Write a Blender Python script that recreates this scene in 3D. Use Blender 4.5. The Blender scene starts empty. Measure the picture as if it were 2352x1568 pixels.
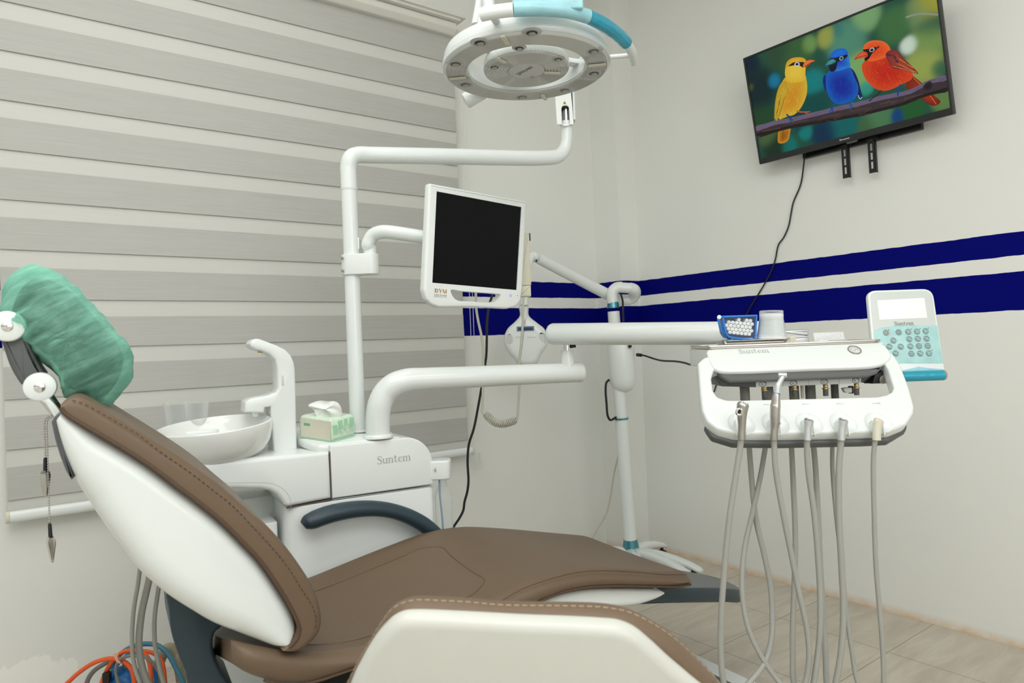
import bpy, bmesh, math, random
from mathutils import Vector as V, Matrix, noise
from mathutils.geometry import tessellate_polygon
random.seed(7)
S = bpy.context.scene
COL = S.collection
R_ = math.radians
# ------------------------------------------------------------------ camera model (2352 x 1568, measured from the walls' vanishing points)
FP, CX, CY, EYE = 1609.0, 1176.0, 784.0, 1.08
_x = V((3314-CX, -(712-CY), -FP)).normalized()
_y = V((-33-CX, -(840-CY), -FP)).normalized()
_y = (_y - _x*_y.dot(_x)).normalized()
_z = _x.cross(_y)
MC = Matrix((_x, _y, _z))                     # camera -> world
EYEP = V((0, 0, EYE))
def ray(u, v): return MC @ V((u-CX, -(v-CY), -FP))
def P(u, v, d): return EYEP + ray(u, v)*(d/FP)
UPZ = V((0, 0, 1)); RT = V((.7997, -.6004, 0)).normalized(); FW = V((-RT.y, RT.x, 0))
class Pl:
    """a plane in the room: ex to the right, ey upward, n towards the room; depth d goes away behind it"""
    def __init__(s, o, ex, ey):
        s.o = V(o); s.ex = V(ex).normalized(); s.ey = (V(ey)-s.ex*V(ey).dot(s.ex)).normalized(); s.n = s.ex.cross(s.ey).normalized()
    def pt(s, x, y, d=0): return s.o + s.ex*x + s.ey*y - s.n*d
    def px(s, u, v, d=0):
        r = ray(u, v); o = s.o - s.n*d
        q = EYEP + r*((o-EYEP).dot(s.n)/r.dot(s.n)) - o
        return (q.dot(s.ex), q.dot(s.ey))
    def pxs(s, pts, d=0): return [s.px(u, v, d) for u, v in pts]
    def at(s, u, v, d=0): return s.pt(*s.px(u, v, d), d)
def facing(d, u=1176, v=784): return Pl(P(u, v, d), RT, UPZ)
# ------------------------------------------------------------------ mesh helpers
def catmull(pts, n=8, closed=False):
    pts = [V(p) for p in pts]; N = len(pts); out = []
    rng = range(N if closed else N-1)
    for i in rng:
        if closed: p0, p1, p2, p3 = pts[i-1], pts[i], pts[(i+1) % N], pts[(i+2) % N]
        else: p0, p1, p2, p3 = pts[max(i-1, 0)], pts[i], pts[i+1], pts[min(i+2, N-1)]
        # centripetal-ish parametrisation
        t0 = 0; t1 = t0+max((p1-p0).length, 1e-6)**.5; t2 = t1+max((p2-p1).length, 1e-6)**.5; t3 = t2+max((p3-p2).length, 1e-6)**.5
        for k in range(n):
            t = t1+(t2-t1)*k/n
            A1 = p0*((t1-t)/(t1-t0))+p1*((t-t0)/(t1-t0)) if t1-t0 > 2e-3 else p1
            A2 = p1*((t2-t)/(t2-t1))+p2*((t-t1)/(t2-t1))
            A3 = p2*((t3-t)/(t3-t2))+p3*((t-t2)/(t3-t2)) if t3-t2 > 2e-3 else p2
            B1 = A1*((t2-t)/(t2-t0))+A2*((t-t0)/(t2-t0)); B2 = A2*((t3-t)/(t3-t1))+A3*((t-t1)/(t3-t1))
            out.append(B1*((t2-t)/(t2-t1))+B2*((t-t1)/(t2-t1)))
    if not closed: out.append(pts[-1])
    return out
def smooth2(pts, n=5, closed=True): return [(p.x, p.y) for p in catmull([(x, y, 0) for x, y in pts], n, closed)]
def area2(p): return .5*sum(p[i-1][0]*p[i][1]-p[i][0]*p[i-1][1] for i in range(len(p)))
def ccw(p): return list(p) if area2(p) > 0 else list(reversed(p))
def fillet(pts, r, n=5):
    """round the corners of a closed 2D polygon; r a number or one per corner"""
    N = len(pts); out = []
    for i in range(N):
        rr = r[i] if isinstance(r, (list, tuple)) else r
        a, b, c = V(pts[i-1]), V(pts[i]), V(pts[(i+1) % N])
        u = (a-b); w = (c-b); lu, lw = u.length, w.length
        if rr <= 0 or lu < 1e-9 or lw < 1e-9: out.append(tuple(b)); continue
        u /= lu; w /= lw
        ang = math.acos(max(-1, min(1, u.dot(w))))
        if ang > 3.05: out.append(tuple(b)); continue
        t = min(rr/math.tan(ang/2), lu*.49, lw*.49)
        p, q = b+u*t, b+w*t
        for k in range(n+1):
            s = k/n; out.append(tuple(p*(1-s)**2+b*2*s*(1-s)+q*s*s))
    return out
def inset(poly, d):
    """move a CCW polygon inwards by d"""
    N = len(poly); out = []
    for i in range(N):
        a, b, c = V(poly[i-1]), V(poly[i]), V(poly[(i+1) % N])
        e1 = (b-a); e2 = (c-b)
        if e1.length < 1e-9: e1 = e2
        if e2.length < 1e-9: e2 = e1
        e1.normalize(); e2.normalize()
        n1 = V((-e1.y, e1.x)); n2 = V((-e2.y, e2.x)); m = n1+n2
        if m.length < 1e-6: m = n1.copy()
        m.normalize(); c_ = max(.45, m.dot(n1))
        out.append(tuple(b+m*(d/c_)))
    return out
def rect(x0, y0, x1, y1, r=0, n=5):
    p = [(x0, y0), (x1, y0), (x1, y1), (x0, y1)]
    return fillet(p, r, n) if r else p
def ellipse(cx, cy, rx, ry, n=28, rot=0):
    c, s = math.cos(rot), math.sin(rot)
    return [(cx+rx*math.cos(t)*c-ry*math.sin(t)*s, cy+rx*math.cos(t)*s+ry*math.sin(t)*c) for t in (2*math.pi*k/n for k in range(n))]
class MB:
    def __init__(s): s.v = []; s.f = []; s.m = []; s.cur = 0; s.col = {}
    def add(s, vs, fs):
        b = len(s.v); s.v += [V(p) for p in vs]; s.f += [tuple(i+b for i in f) for f in fs]; s.m += [s.cur]*len(fs); return s
    def rings(s, rings, cap=(True, True), closed=True):
        n = len(rings[0]); vs = [p for r in rings for p in r]; fs = []
        for i in range(len(rings)-1):
            for k in range(n if closed else n-1):
                k2 = (k+1) % n; fs.append((i*n+k, i*n+k2, (i+1)*n+k2, (i+1)*n+k))
        if cap[0]: fs.append(tuple(reversed(range(n))))
        if cap[1]: fs.append(tuple((len(rings)-1)*n+k for k in range(n)))
        return s.add(vs, fs)
    def tube(s, pts, r, seg=12, n=0, caps=True, closed=False, flat=None, flatdir=None):
        """sweep a circle (or an ellipse: flat = second radius factor, along flatdir) along pts"""
        if n:
            rr = r if isinstance(r, (list, tuple)) else None; N0 = len(pts); pts = catmull(pts, n, closed)
            if rr:
                r = []
                for i in range(len(pts)):
                    t = i/n; k = min(int(t), N0-2); r.append(rr[k]+(rr[k+1]-rr[k])*(t-k))
        pts = [V(p) for p in pts]; N = len(pts)
        if not isinstance(r, (list, tuple)): r = [r]*N
        rings = []; nx = None
        for i in range(N):
            if closed: t = pts[(i+1) % N]-pts[i-1]
            else: t = pts[min(i+1, N-1)]-pts[max(i-1, 0)]
            t.normalize()
            if nx is None:
                h = V(flatdir) if flatdir is not None else (V((0, 0, 1)) if abs(t.z) < .9 else V((1, 0, 0)))
                nx = (h-t*h.dot(t)).normalized()
            else: nx = (nx-t*nx.dot(t)).normalized()
            ny = t.cross(nx); ff = flat if flat else 1
            rings.append([pts[i]+nx*(r[i]*math.cos(2*math.pi*k/seg))+ny*(r[i]*ff*math.sin(2*math.pi*k/seg)) for k in range(seg)])
        if closed: rings.append(rings[0]); caps = False
        return s.rings(rings, (caps, caps))
    def cyl(s, a, b, r, seg=24, bev=0, r2=None):
        a, b = V(a), V(b); r2 = r if r2 is None else r2; t = (b-a).normalized()
        if bev <= 0: return s.tube([a, b], [r, r2], seg)
        return s.tube([a, a+t*bev*.3, a+t*bev, b-t*bev, b-t*bev*.3, b], [r-bev, r-bev*.3, r, r2, r2-bev*.3, r2-bev], seg)
    def lathe(s, prof, o, axis, seg=40, ref=None, cap=(False, False), closed=False):
        ax = V(axis).normalized(); h = V(ref) if ref is not None else (V((1, 0, 0)) if abs(ax.x) < .9 else V((0, 1, 0)))
        e1 = (h-ax*h.dot(ax)).normalized(); e2 = ax.cross(e1); o = V(o)
        rings = [[o+ax*z+(e1*math.cos(2*math.pi*k/seg)+e2*math.sin(2*math.pi*k/seg))*max(r, 1e-5) for k in range(seg)] for r, z in prof]
        if closed: rings.append(rings[0])
        return s.rings(rings, cap)
    def ball(s, o, rx, ry=None, rz=None, ex=(1, 0, 0), ey=(0, 1, 0), ez=(0, 0, 1), seg=16, n=8):
        ry = ry or rx; rz = rz or rx; o = V(o); ex, ey, ez = V(ex), V(ey), V(ez)
        rings = []
        for i in range(n+1):
            t = -math.pi/2+math.pi*i/n; c = max(math.cos(t), 1e-4)
            rings.append([o+ex*(rx*c*math.cos(2*math.pi*k/seg))+ey*(ry*c*math.sin(2*math.pi*k/seg))+ez*(rz*math.sin(t)) for k in range(seg)])
        return s.rings(rings)
    def prism(s, pl, poly, d0, d1, r=0, n=4, r1=None):
        """a 2D outline on plane pl, from depth d0 (near) to d1, edges rounded by r"""
        poly = ccw(poly); r1 = r if r1 is None else r1; R = []
        def ring(i, d): return [pl.pt(x, y, d) for x, y in (inset(poly, i) if i > 1e-7 else poly)]
        if r > 0:
            for k in range(n+1):
                t = k/n*math.pi/2; R.append(ring(r*(1-math.sin(t)), d0+r*(1-math.cos(t))))
        else: R.append(ring(0, d0))
        if r1 > 0:
            for k in range(n+1):
                t = math.pi/2*(1-k/n); R.append(ring(r1*(1-math.sin(t)), d1-r1*(1-math.cos(t))))
        else: R.append(ring(0, d1))
        R.reverse()
        return s.rings(R)
    def frame(s, pl, outer, inner, d0, d1, r=0, n=3, ri=None):
        """a prism with a hole"""
        outer = ccw(outer); inner = ccw(inner); ri = r if ri is None else ri
        def ro(i, d): return [pl.pt(x, y, d) for x, y in (inset(outer, i) if i > 1e-7 else outer)]
        def rin(i, d): return [pl.pt(x, y, d) for x, y in (inset(inner, -i) if i > 1e-7 else inner)]
        st = [(1-math.sin(k/n*math.pi/2), 1-math.cos(k/n*math.pi/2)) for k in range(n+1)] if r > 0 else [(0, 0)]
        O = [ro(r*a, d0+r*b) for a, b in st]+[ro(r*a, d1-r*b) for a, b in reversed(st)]
        I = [rin(ri*a, d0+ri*b) for a, b in st]+[rin(ri*a, d1-ri*b) for a, b in reversed(st)]
        s.rings(list(reversed(O)), (False, False)); s.rings(I, (False, False))
        for k in (0, -1):
            a = inset(outer, r) if r > 0 else outer; b = inset(inner, -ri) if ri > 0 else inner
            if len(outer) == len(inner) and max((V(p)-V(q_)).length for p, q_ in zip(a, b)) < .03:
                n_ = len(a); s.add(O[k]+I[k], [(j, (j+1) % n_, n_+(j+1) % n_, n_+j) if k == 0 else (j, n_+j, n_+(j+1) % n_, (j+1) % n_) for j in range(n_)]); continue
            tris = tessellate_polygon([[V((x, y, 0)) for x, y in a], [V((x, y, 0)) for x, y in b]])
            vs = O[k]+I[k]; fs = []
            for t in tris:
                q = [(a+b)[i] for i in t]; sgn = area2(q) > 0
                fs.append(tuple(t) if sgn == (k == 0) else tuple(reversed(t)))
            s.add(vs, fs)
        return s
    def strip(s, pl, A, B, d0, d1_, rA, rB, n=5, bulge=0):
        """a shape lofted along two matching edges A and B of a side profile, d0..d1 across, corners rounded (rA at A, rB at B)"""
        rings = []
        for i_, (a, b) in enumerate(zip(A, B)):
            d1 = d1_[i_] if isinstance(d1_, list) else d1_
            a, b = V(a), V(b); L = max((b-a).length, 1e-4); e = (b-a)/L; ra, rb = min(rA, L*.48), min(rB, L*.48); ring = []
            def corner(x, d, r, sx, sd, t0):
                for k in range(n+1):
                    t = t0+math.pi/2*k/n; ring.append((x+r*math.cos(t), d+r*math.sin(t)))
            # corners of the rounded section in (along e, depth)
            corner(ra, d0+ra, ra, 0, 0, math.pi); m = []
            corner(L-rb, d0+rb, rb, 0, 0, math.pi*1.5); corner(L-rb, d1-rb, rb, 0, 0, 0); corner(ra, d1-ra, ra, 0, 0, math.pi/2)
            out = []
            for x, d in ring:
                p = a+e*x; out.append(pl.pt(p.x, p.y, d))
            rings.append(out)
        return s.rings(rings)
    def box(s, pl, x0, y0, x1, y1, d0, d1, r=0, rc=0):
        return s.prism(pl, rect(x0, y0, x1, y1, rc) if rc else rect(x0, y0, x1, y1, min(r*.8, .49*min(x1-x0, y1-y0)), 3) if r else rect(x0, y0, x1, y1), d0, d1, r)
    def flat(s, pl, poly, d=0):
        poly = ccw(poly); vs = [pl.pt(x, y, d) for x, y in poly]
        return s.add(vs, [tuple(range(len(vs)))])
    def ribbon(s, pl, pts, w, d0, d1):
        """a flat stroke of width w"""
        N = len(pts); L = []; Rr = []
        for i in range(N):
            a = V(pts[max(i-1, 0)]); b = V(pts[min(i+1, N-1)]); t = (b-a).normalized(); nn = V((-t.y, t.x)); ww = w[i] if isinstance(w, (list, tuple)) else w
            L.append(tuple(V(pts[i])+nn*ww/2)); Rr.append(tuple(V(pts[i])-nn*ww/2))
        vs = [pl.pt(x, y, d) for d in (d0, d1) for x, y in L+Rr]; fs = []; M = 2*N
        for i in range(N-1):
            fs.append((i, N+i, N+i+1, i+1)); fs.append((i, i+1, M+i+1, M+i)); fs.append((N+i, M+N+i, M+N+i+1, N+i+1))
        fs.append((0, M, M+N, N)); fs.append((N-1, 2*N-1, M+2*N-1, M+N-1))
        return s.add(vs, fs)
    def build(s, name, mat, parent=None, ang=42, loc=None, smooth=True):
        me = bpy.data.meshes.new(name)
        if parent is not None: org = base_of(parent)
        elif loc is not None: org = V(loc)
        else:
            zs = [p.z for p in s.v]; org = V((sum(p.x for p in s.v)/len(s.v), sum(p.y for p in s.v)/len(s.v), min(zs)))
        me.from_pydata([p-org for p in s.v], [], s.f)
        for m in (mat if isinstance(mat, (list, tuple)) else [mat]): me.materials.append(m)
        if isinstance(mat, (list, tuple)):
            for p, i in zip(me.polygons, s.m): p.material_index = i
        if smooth:
            bm = bmesh.new(); bm.from_mesh(me); bmesh.ops.recalc_face_normals(bm, faces=bm.faces); bm.to_mesh(me); bm.free()
            me.shade_smooth(); me.set_sharp_from_angle(angle=R_(ang))
        me.update()
        o = bpy.data.objects.new(name, me); COL.objects.link(o)
        if parent is None: o.location = org
        else: o.parent = parent
        return o
def base_of(o):
    p = V(o.location)
    while o.parent: o = o.parent; p = p+V(o.location)
    return p
def tag(o, label=None, cat=None, group=None, kind=None):
    if label: o['label'] = label
    if cat: o['category'] = cat
    if group: o['group'] = group
    if kind: o['kind'] = kind
    return o
def thing(name, label, cat, loc, group=None):
    o = bpy.data.objects.new(name, None); o.empty_display_size = .05; COL.objects.link(o); o.location = V(loc)
    return tag(o, label, cat, group)
def recalc(o):
    bm = bmesh.new(); bm.from_mesh(o.data); bmesh.ops.recalc_face_normals(bm, faces=bm.faces); bm.to_mesh(o.data); bm.free(); return o
def cut(o, cutters):
    """carve cutter meshes out of o and drop the cutters"""
    for c in cutters:
        m = o.modifiers.new('cut', 'BOOLEAN'); m.object = c; m.solver = 'EXACT'
    bpy.context.view_layer.update()
    me = bpy.data.meshes.new_from_object(o.evaluated_get(bpy.context.evaluated_depsgraph_get()))
    o.modifiers.clear(); o.data = me; me.shade_smooth(); me.set_sharp_from_angle(angle=R_(38))
    for c in cutters: bpy.data.objects.remove(c)
    return o
# ------------------------------------------------------------------ lettering
GL = {  # bold serif letters as strokes: (points, width)
 'D': (.74, [([(.12, .66), (.12, 0)], .17), ([(.26, .64), (.45, .60), (.57, .45), (.58, .30), (.53, .14), (.42, .04), (.26, .02)], [.05, .10, .17, .19, .17, .10, .05]), ([(.26, .66), (.26, 0)], .05)]),
 'Y': (.74, [([(.02, .64), (.22, .64)], .05), ([(.12, .64), (.36, .32)], .17), ([(.36, .34), (.36, 0)], .17), ([(.66, .66), (.42, .32)], .06)]),
 'M': (.80, [([(.10, .64), (.42, .02)], .17), ([(.08, .6), (.06, 0)], .05), ([(.42, .04), (.66, .64)], .05), ([(.68, .66), (.68, 0)], .18)]),
 'S': (.50, [([(.40, .52), (.40, .60), (.30, .66), (.20, .665), (.10, .61), (.09, .51), (.16, .42), (.30, .33), (.40, .25), (.41, .13), (.33, .03), (.20, .005), (.09, .06), (.06, .16)], [.03, .05, .06, .06, .09, .12, .14, .15, .14, .12, .08, .06, .05, .03]), ([(.055, 0), (.055, .18)], .03), ([(.42, .5), (.42, .67)], .03)]),
 'u': (.52, [([(.10, .45), (.10, .13), (.14, .04), (.23, .02), (.32, .06), (.36, .11)], [.12, .12, .10, .06, .05, .04]), ([(.39, .45), (.39, .0)], .12), ([(0, .44), (.12, .44)], .035), ([(.28, .44), (.42, .44)], .035), ([(.39, .018), (.51, .018)], .035)]),
 'n': (.54, [([(.11, .45), (.11, 0)], .12), ([(.16, .36), (.23, .43), (.33, .44), (.39, .37), (.40, .28), (.40, 0)], [.04, .05, .07, .11, .12, .12]), ([(0, .44), (.12, .44)], .035), ([(.01, .018), (.21, .018)], .035), ([(.30, .018), (.50, .018)], .035)]),
 't': (.36, [([(.14, .62), (.14, .12), (.19, .04), (.26, .03), (.32, .09)], [.08, .12, .11, .06, .03]), ([(.0, .44), (.30, .44)], .04), ([(.03, .44), (.15, .6)], .03)]),
 'e': (.46, [([(.09, .25), (.38, .25), (.37, .36), (.28, .435), (.19, .43), (.10, .33), (.09, .2), (.14, .07), (.24, .02), (.33, .04), (.40, .11)], [.03, .03, .10, .05, .05, .11, .12, .11, .08, .05, .03])]),
 'm': (.80, [([(.11, .45), (.11, 0)], .12), ([(.16, .36), (.22, .43), (.31, .44), (.37, .37), (.38, .28), (.38, 0)], [.04, .05, .07, .11, .12, .12]), ([(.43, .36), (.50, .43), (.59, .44), (.65, .37), (.66, .28), (.66, 0)], [.04, .05, .07, .11, .12, .12]), ([(0, .44), (.12, .44)], .035), ([(.01, .018), (.21, .018)], .035), ([(.28, .018), (.47, .018)], .035), ([(.56, .018), (.76, .018)], .035)]),
}
def serif(word, pl, x, y, width, mat, parent, d=-.0004, thick=.0008, name='lettering'):
    tot = sum(GL[c][0] for c in word); k = width/tot; b = MB(); cx = x
    for c in word:
        adv, st = GL[c]
        for pts, w in st: b.ribbon(pl, [(cx+px*k, y+py*k) for px, py in pts], [q*k for q in w] if isinstance(w, list) else w*k, d, d+thick)
        cx += adv*k
    return b.build(name, mat, parent, smooth=False)
def typed(body, pl, x, y, height, mat, parent, d=-.0004, name='lettering', width=None, bold=0):
    cu = bpy.data.curves.new('t', 'FONT'); cu.body = body; cu.size = 1; cu.extrude = 0; cu.offset = bold; cu.resolution_u = 3
    t = bpy.data.objects.new('t', cu); COL.objects.link(t); bpy.context.view_layer.update()
    me = bpy.data.meshes.new_from_object(t.evaluated_get(bpy.context.evaluated_depsgraph_get()))
    bpy.data.objects.remove(t)
    vs = [v.co.copy() for v in me.vertices]
    if not vs: return None
    x0 = min(v.x for v in vs); x1 = max(v.x for v in vs); y0 = min(v.y for v in vs); y1 = max(v.y for v in vs)
    ky = height/(y1-y0); kx = width/(x1-x0) if width else ky
    b = MB(); b.add([pl.pt(x+(v.x-x0)*kx, y+(v.y-y0)*ky, d) for v in vs], [tuple(p.vertices) for p in me.polygons])
    return b.build(name, mat, parent, smooth=False)
# ------------------------------------------------------------------ materials
def new_mat(name):
    m = bpy.data.materials.new(name); m.use_nodes = True; nt = m.node_tree
    return m, nt, nt.nodes['Principled BSDF']
def node(nt, t, **kw):
    n = nt.nodes.new(t)
    for k, v in kw.items():
        if k in n.inputs.keys(): n.inputs[k].default_value = v
        else: setattr(n, k, v)
    return n
def mat(name, col, rough=.5, metal=0, var=.04, scale=30, bump=0, bscale=200, coat=0, spec=.5, trans=0, ior=1.45, alpha=1, emit=0, stretch=None):
    m, nt, b = new_mat(name); L = nt.links.new
    c4 = (*col, 1)
    b.inputs['Base Color'].default_value = c4; b.inputs['Roughness'].default_value = rough; b.inputs['Metallic'].default_value = metal
    b.inputs['Coat Weight'].default_value = coat; b.inputs['Coat Roughness'].default_value = .06; b.inputs['Specular IOR Level'].default_value = spec
    b.inputs['Transmission Weight'].default_value = trans; b.inputs['IOR'].default_value = ior; b.inputs['Alpha'].default_value = alpha
    tc = node(nt, 'ShaderNodeTexCoord'); mp = node(nt, 'ShaderNodeMapping'); L(tc.outputs['Object'], mp.inputs['Vector'])
    if stretch: mp.inputs['Scale'].default_value = stretch
    if var:
        nz = node(nt, 'ShaderNodeTexNoise', Scale=scale, Detail=4.0); L(mp.outputs[0], nz.inputs['Vector'])
        mx = node(nt, 'ShaderNodeMix', data_type='RGBA'); mx.inputs['A'].default_value = tuple(min(1, c*(1-var)) for c in col)+(1,); mx.inputs['B'].default_value = tuple(min(1, c*(1+var)) for c in col)+(1,)
        L(nz.outputs['Fac'], mx.inputs['Factor']); L(mx.outputs['Result'], b.inputs['Base Color'])
    if bump:
        nb = node(nt, 'ShaderNodeTexNoise', Scale=bscale, Detail=6.0); L(mp.outputs[0], nb.inputs['Vector'])
        bp = node(nt, 'ShaderNodeBump', Strength=bump, Distance=.002); L(nb.outputs['Fac'], bp.inputs['Height']); L(bp.outputs[0], b.inputs['Normal'])
    if emit: b.inputs['Emission Color'].default_value = c4; b.inputs['Emission Strength'].default_value = emit
    return m
M = {}
M['white'] = mat('white_plastic', (.755, .795, .785), .28, var=.012, scale=6, coat=.2)
M['white2'] = mat('white_enamel', (.74, .785, .775), .2, var=.012, scale=6, coat=.35)
M['whitegrey'] = mat('pale_grey_plastic', (.60, .63, .61), .3, var=.02)
M['ceramic'] = mat('white_ceramic', (.745, .76, .735), .09, var=.01, scale=5, coat=.5)
M['cream'] = mat('cream_plastic', (.66, .64, .52), .4, var=.03)
M['brown'] = mat('brown_leather', (.148, .102, .066), .42, var=.05, scale=9, bump=.22, bscale=420, spec=.4)
M['brownseam'] = mat('dark_seam', (.085, .052, .030), .6, var=.05)
M['thread'] = mat('tan_thread', (.34, .265, .18), .8, var=.1)
M['bluegrey'] = mat('slate_blue_plastic', (.024, .045, .060), .40, var=.05, scale=12, bump=.1, bscale=300)
M['slate'] = mat('slate_grey_plastic', (.095, .10, .10), .45, var=.05, scale=12)
M['darkgrey'] = mat('dark_grey_plastic', (.085, .092, .10), .35, var=.05)
M['hose'] = mat('grey_hose_rubber', (.34, .345, .32), .38, var=.06, scale=14)
M['hosedark'] = mat('dark_grey_hose', (.19, .19, .175), .5, var=.06, scale=14)
M['black'] = mat('black_plastic', (.010, .010, .011), .35, var=.1)
M['rubber'] = mat('black_cable_rubber', (.012, .012, .013), .5, var=.1)
M['chrome'] = mat('chrome', (.78, .78, .77), .13, 1, var=.02)
M['steel'] = mat('brushed_steel', (.50, .48, .45), .30, 1, var=.06, scale=60, stretch=(1, 1, 12))
M['steel2'] = mat('stainless_tray', (.60, .58, .54), .22, 1, var=.05)
M['alu'] = mat('satin_aluminium', (.66, .68, .69), .42, .75, var=.03)
M['brass'] = mat('brass', (.62, .48, .24), .3, 1, var=.05)
M['teal'] = mat('teal_metal_collar', (.10, .30, .36), .25, .7, var=.04)
M['film'] = mat('teal_film', (.36, .60, .60), .22, var=.22, scale=35, bump=.6, bscale=60, spec=.6)
M['filmblue'] = mat('bright_blue_film', (.03, .34, .48), .2, .25, var=.25, scale=30, bump=.6, bscale=50, spec=.6)
M['filmpale'] = mat('pale_blue_film', (.30, .57, .64), .2, var=.25, scale=30, bump=.6, bscale=60, spec=.6)
M['keygrey'] = mat('key_grey', (.20, .27, .28), .45, var=.05)
M['lcd'] = mat('pale_screen', (.86, .88, .86), .12, var=.01)
M['panelgrey'] = mat('panel_grey', (.56, .60, .58), .3, var=.015)
M['inkgrey'] = mat('grey_ink', (.27, .29, .29), .5, var=.05)
M['inklight'] = mat('pale_grey_ink', (.44, .47, .465), .5, var=.03)
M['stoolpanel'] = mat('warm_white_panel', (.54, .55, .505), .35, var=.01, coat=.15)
M['gold'] = mat('gold_ink', (.45, .29, .12), .4, .2, var=.1)
M['inkblack'] = mat('black_ink', (.02, .02, .02), .5, var=.05)
M['screenblack'] = mat('black_glass_screen', (.005, .005, .006), .32, var=.02, spec=.12)
M['orange'] = mat('orange_cable', (.78, .12, .025), .4, var=.06)
M['blue'] = mat('blue_plastic', (.004, .14, .42), .3, var=.12)
M['bluehose'] = mat('blue_grey_hose', (.06, .20, .30), .35, var=.1)
M['dispblue'] = mat('dispenser_blue', (.01, .17, .62), .3, var=.06)
M['cotton'] = mat('cotton', (.92, .92, .91), .95, var=.03, bump=.5, bscale=900)
M['paper'] = mat('white_paper', (.80, .83, .80), .85, var=.03, bump=.2, bscale=150)
M['bib'] = mat('blue_bib', (.02, .42, .55), .8, var=.1)
M['greenprint'] = mat('green_print', (.34, .64, .42), .45, var=.1)
M['greenpale'] = mat('pale_green_wrapper', (.62, .76, .62), .4, var=.08, scale=40, bump=.3, bscale=40)
M['beigewrap'] = mat('beige_wrapper', (.62, .60, .49), .45, var=.05, bump=.25, bscale=50)
M['greenink'] = mat('green_ink', (.14, .40, .24), .5, var=.05)
M['sticker'] = mat('yellow_sticker', (.72, .55, .06), .5, var=.05)
M['lightcable'] = mat('pale_cable', (.56, .55, .47), .5, var=.05)
M['ledblue'] = mat('blue_led', (.25, .22, 1.0), .3, var=0, emit=1.2)
M['clearbump'] = mat('lamp_cover', (.50, .51, .49), .12, var=.02, coat=.6)
M['clearbump2'] = mat('lamp_cover_ribs', (.40, .41, .395), .18, var=.04, coat=.6)
def clear(name, col, fac, rough=.06):
    m, nt, b = new_mat(name); L = nt.links.new
    b.inputs['Base Color'].default_value = (*col, 1); b.inputs['Roughness'].default_value = rough
    tr = node(nt, 'ShaderNodeBsdfTransparent'); tr.inputs[0].default_value = (.97, .98, .98, 1)
    lw = node(nt, 'ShaderNodeLayerWeight', Blend=.35); mt = node(nt, 'ShaderNodeMath', operation='MULTIPLY_ADD'); mt.inputs[1].default_value = .55; mt.inputs[2].default_value = fac
    mx = node(nt, 'ShaderNodeMixShader'); L(lw.outputs['Facing'], mt.inputs[0]); L(mt.outputs[0], mx.inputs[0]); L(tr.outputs[0], mx.inputs[1]); L(b.outputs[0], mx.inputs[2])
    L(mx.outputs[0], nt.nodes['Material Output'].inputs[0]); return m
M['milk'] = clear('white_translucent_plastic', (.92, .93, .93), .55)
M['clear'] = clear('clear_plastic', (.80, .84, .84), .10)
M['clearmilk'] = clear('milky_plastic', (.90, .92, .92), .30)
M['clearfaint'] = clear('thin_clear_plastic', (.82, .84, .84), .015)
def cloth_green(sdir=(.7, 0, -.7), hdir=(.7, 0, .7)):
    m, nt, b = new_mat('green_nonwoven'); L = nt.links.new
    geo = node(nt, 'ShaderNodeNewGeometry')
    def dot(d, k):
        n = node(nt, 'ShaderNodeVectorMath', operation='DOT_PRODUCT'); L(geo.outputs['Position'], n.inputs[0]); n.inputs[1].default_value = tuple(q*k for q in d); return n.outputs['Value']
    cb_ = node(nt, 'ShaderNodeCombineXYZ'); L(dot(sdir, 75), cb_.inputs[0]); L(dot(hdir, 11), cb_.inputs[1]); L(dot((.225, .974, 0), 10), cb_.inputs[2])
    fo = node(nt, 'ShaderNodeTexNoise', Scale=1.0, Detail=5.0, Roughness=.6); fo.inputs['Distortion'].default_value = .6; L(cb_.outputs[0], fo.inputs['Vector'])
    cr = node(nt, 'ShaderNodeValToRGB'); cr.color_ramp.elements[0].position = .3; cr.color_ramp.elements[0].color = (.25, .66, .51, 1); cr.color_ramp.elements[1].position = .75; cr.color_ramp.elements[1].color = (.42, .80, .66, 1); L(fo.outputs['Fac'], cr.inputs[0]); L(cr.outputs[0], b.inputs['Base Color'])
    b.inputs['Roughness'].default_value = .85; b.inputs['Specular IOR Level'].default_value = .2
    bp = node(nt, 'ShaderNodeBump', Strength=.3, Distance=.003); L(fo.outputs['Fac'], bp.inputs['Height']); L(bp.outputs[0], b.inputs['Normal'])
    tr = node(nt, 'ShaderNodeBsdfTransparent'); tr.inputs[0].default_value = (.72, .97, .89, 1)
    tl = node(nt, 'ShaderNodeBsdfTranslucent'); tl.inputs[0].default_value = (.42, .84, .70, 1)
    m1 = node(nt, 'ShaderNodeMixShader'); m1.inputs[0].default_value = .3; L(b.outputs[0], m1.inputs[1]); L(tl.outputs[0], m1.inputs[2])
    lw = node(nt, 'ShaderNodeLayerWeight', Blend=.45)
    r2 = node(nt, 'ShaderNodeMapRange'); r2.inputs['From Min'].default_value = .3; r2.inputs['From Max'].default_value = .72; r2.inputs['To Min'].default_value = .20; r2.inputs['To Max'].default_value = .52; L(fo.outputs['Fac'], r2.inputs['Value'])
    mt = node(nt, 'ShaderNodeMath', operation='MULTIPLY_ADD'); mt.inputs[1].default_value = .5; mt.use_clamp = True; L(lw.outputs['Facing'], mt.inputs[0]); L(r2.outputs['Result'], mt.inputs[2])
    m2 = node(nt, 'ShaderNodeMixShader'); L(mt.outputs[0], m2.inputs[0]); L(tr.outputs[0], m2.inputs[1]); L(m1.outputs[0], m2.inputs[2])
    L(m2.outputs[0], nt.nodes['Material Output'].inputs[0]); return m

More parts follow.
